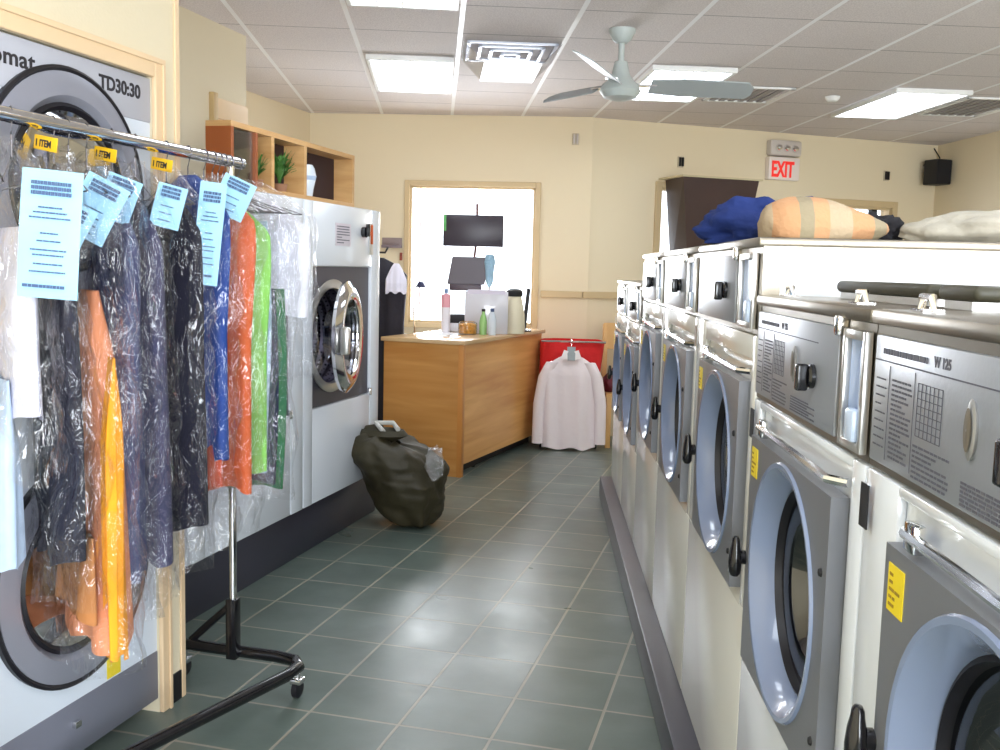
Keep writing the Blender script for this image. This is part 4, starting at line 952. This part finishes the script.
cyl_thing('pink_bottle', -.44, 7.76, ZC, [('bottle', [(.001, 0), (.034, 0), (.036, .2), (.03, .23), (.014, .26)], mat('white_bottle', (232, 226, 230), .4)), ('label_band', [(.037, .2), (.038, .3), (.001, .31)], mat('pink_label', (226, 160, 170), .5)), ('cap', [(.016, .31), (.016, .345), (.001, .345)], mat('blue_cap', (120, 150, 190), .4))], 'white bottle with pink upper part left of dark screens', 'bottle', 'bottles on the counter')
cyl_thing('blue_duster', -.105, 8.05, ZC, [('stick', [(.008, 0), (.008, .45), (.001, .46)], M_CHROME), ('fluffy_head', [(.01, .36), (.03, .4), (.035, .5), (.045, .56), (.035, .62), (.001, .63)], mat('pale_blue_fluff', (150, 184, 206), .9, bump=1, bscale=60))], 'pale blue duster standing right of the lower screen', 'duster')

# dark coat on a stand behind the counter
t = Thing('coat_stand', 'slim dark coat stand behind the counter end', 'coat stand', WD, (-.97, 7.55, 0))
a = MB(); a.cyl((-.97, 7.55, .02), (-.97, 7.55, 1.62), .015); t.part('pole', a, M_MBLACK)
a = MB(); a.lathe([(.001, 0), (.16, 0), (.16, .015), (.02, .035)], (-.97, 7.55, 0.001), n=28); t.part('base', a, M_MBLACK)
a = MB(); a.tube([(-.97, 7.55, 1.6), (-.9, 7.55, 1.6), (-.88, 7.55, 1.64)], .008); t.part('hook', a, M_MBLACK)
mb = MB(); cloth_shell(mb, .23, .09, 1.56, .12, 'shirt', 31, fold=.02); mb.xf(Matrix.Translation((-.96, 7.55, 0)))
single('dark_coat', mb, mat('coat_black', (30, 26, 38), .75, bump=.5, bscale=12, var=.2, vscale=5), 'long black coat hanging beside the white machine, behind counter', 'coat', WD, (-.96, 7.55, .12), smooth=80)
mb = MB(); cloth_shell(mb, .075, .03, 1.52, 1.30, 'shirt', 33, fold=.012); mb.xf(Matrix.Translation((-.80, 7.42, 0)))
single('white_garment', mb, mat('lavender_white', (226, 222, 236), .8), 'small white garment hanging at the right of the black coat', 'garment', WD, (-.8, 7.42, 1.22), smooth=80)
# pale back desk under the window
t = Thing('back_desk', 'pale work desk behind the counter under the bright window', 'desk', FF, (-1.35, -.33, 0))
a = MB(); a.box(-1.95, -1.12, -.55, -.04, .86, .90, .004); t.part('desktop', a, M_ENAMEL)
for (x, y) in ((-1.92, -.5), (-1.16, -.5), (-1.92, -.09), (-1.16, -.09)):
    a = MB(); a.box(x-.02, x+.02, y-.02, y+.02, 0, .86); t.part('leg', a, M_ENAMEL)
t = Thing('desk_lamp', 'small dark gadget standing on the pale desk', 'desk lamp', FF, (-1.45, -.3, .9))
a = MB(); a.lathe([(.001, 0), (.05, 0), (.05, .012), (.01, .02)], (-1.45, -.3, .901), n=20); a.tube([(-1.45, -.3, .91), (-1.47, -.3, 1.25), (-1.42, -.3, 1.36)], .007); t.part('arm', a, M_CHROME)
a = MB(); a.lathe([(.02, .03), (.05, -.02)], (-1.40, -.3, 1.34), n=18); t.part('shade', a, mat('navy_plastic', (50, 54, 90), .5))

# ------------------------------------------------------------------ hamper, shirt, chair at the far end
M_RED = mat('red_canvas', (214, 34, 36), .8, bump=.3, bscale=25, var=.12, vscale=4)
t = Thing('laundry_hamper', 'red canvas laundry hamper standing behind the white shirt', 'hamper', WD, (.62, 8.36, 0))
a = MB(); n = 40; rings = []
for z, hx, hy, cx in ((.12, .23, .13, .57), (.4, .25, .15, .585), (.7, .26, .16, .60), (.9, .27, .17, .61), (.91, .25, .15, .61), (.5, .23, .14, .59)):
    ring = []
    for k in range(n):
        q = 2*math.pi*k/n; cx_, sy = math.cos(q), math.sin(q)
        ring.append(a.bm.verts.new((cx+hx*math.copysign(abs(cx_)**.5, cx_)+.012*noise.noise(Vector((q*3, z*5, 1))), 8.36+hy*math.copysign(abs(sy)**.5, sy)+.015*math.sin(q*6+z*4), z)))
    rings.append(ring)
for k in range(len(rings)-1):
    for i in range(n): a.bm.faces.new((rings[k][i], rings[k][(i+1) % n], rings[k+1][(i+1) % n], rings[k+1][i]))
a.bm.faces.new(rings[0]); t.part('bag', a, M_RED, smooth=60)
a = MB(); a.tube([(.35, 8.2, .09), (.83, 8.2, .09), (.83, 8.52, .09), (.35, 8.52, .09), (.35, 8.2, .09)], .012); a.tube([(.34, 8.19, .905), (.88, 8.19, .905)], .009); t.part('frame', a, M_CHROME)
for (x, y) in ((.36, 8.21), (.82, 8.21), (.36, 8.5), (.82, 8.5)):
    a = MB(); a.lathe([(.001, -.01), (.034, -.01), (.034, .01), (.001, .01)], (x, y, .035), 'x', 18); a.cyl((x, y, .04), (x, y, .085), .008); t.part('caster', a, M_RUBBER)
# white shirt on a hanger hooked on the hamper rim
sx, sy0 = .585, 8.10
t = Thing('white_shirt', 'long white shirt on hanger hung on the red hamper', 'shirt', WD, (sx, sy0, .03))
a = MB(); cloth_shell(a, .235, .035, .80, .02, 'shirt', 41, nz=40, na=64, fold=.016)
for sd in (-1, 1):
    p = [(sd*.15, 0, .74), (sd*.215, -.01, .62), (sd*.255, -.02, .40), (sd*.262, -.02, .06)]; rg = []
    for i, q in enumerate(p):
        r_ = .055-.003*i; rg.append([a.bm.verts.new((q[0]+r_*math.cos(2*math.pi*k/16), q[1]+.035*math.sin(2*math.pi*k/16), q[2])) for k in range(16)])
    a.bm.faces.new(rg[0])
    for k in range(3):
        for i in range(16): a.bm.faces.new((rg[k][i], rg[k][(i+1) % 16], rg[k+1][(i+1) % 16], rg[k+1][i]))
a.xf(Matrix.Translation((sx, sy0, 0))); t.part('shirt_body', a, mat('white_cotton', (238, 226, 228), .85, bump=.3, bscale=18), smooth=80)
a = MB()
for sd in (-1, 1): a.poly([(sx, sy0-.045, .76), (sx+sd*.085, sy0-.04, .775), (sx+sd*.06, sy0-.03, .845), (sx+sd*.012, sy0-.03, .83)], (0, .006, 0))
t.part('collar', a, mat('white_cotton2', (244, 236, 236), .8))
a = MB(); a.poly([(sx-.03, sy0-.05, .76), (sx+.03, sy0-.05, .76), (sx+.035, sy0-.02, .87), (sx-.035, sy0-.02, .87)], (0, .006, 0)); t.part('paper_neck_card', a, mat('grey_card', (150, 158, 160), .6))
a = MB(); a.tube([(sx, sy0-.0, .80), (sx, sy0+.0, .88), (sx+.01, sy0+.03, .915), (sx, sy0+.075, .93), (sx-.01, sy0+.098, .90)], .003, 6); a.tube([(sx-.17, sy0, .735), (sx, sy0, .80), (sx+.17, sy0, .735)], .006, 8); t.part('hanger', a, M_CHROME)
# wooden chair
t = Thing('wooden_chair', 'light wooden chair half hidden by the last washer', 'chair', WD, (1.08, 8.42, 0))
wc = wood('chair_beech', (214, 164, 100), (232, 188, 128), (1, 1, .5))
for (x, y, h_) in ((.915, 8.6, 1.04), (1.26, 8.68, 1.04), (.93, 8.26, .44), (1.27, 8.3, .44)):
    a = MB(); a.box(x-.022, x+.022, y-.018, y+.018, 0, h_, .004); t.part('leg', a, wc)
a = MB(); a.poly([(.90, 8.58, .82), (1.275, 8.66, .82), (1.275, 8.66, 1.05), (.90, 8.58, 1.05)], (0, .02, 0)); t.part('backrest', a, wc)
a = MB(); a.poly([(.905, 8.24, .44), (1.29, 8.28, .44), (1.28, 8.66, .44), (.90, 8.6, .44)], (0, 0, .03)); t.part('seat', a, wc)
cloth_blob('maroon_bag', WD, (1.06, 8.4, .47), (.17, .13, .15), mat('maroon_cloth', (104, 44, 54), .8, bump=.5, bscale=15), 'maroon bag resting on the wooden chair', 'bag', 22, .2)
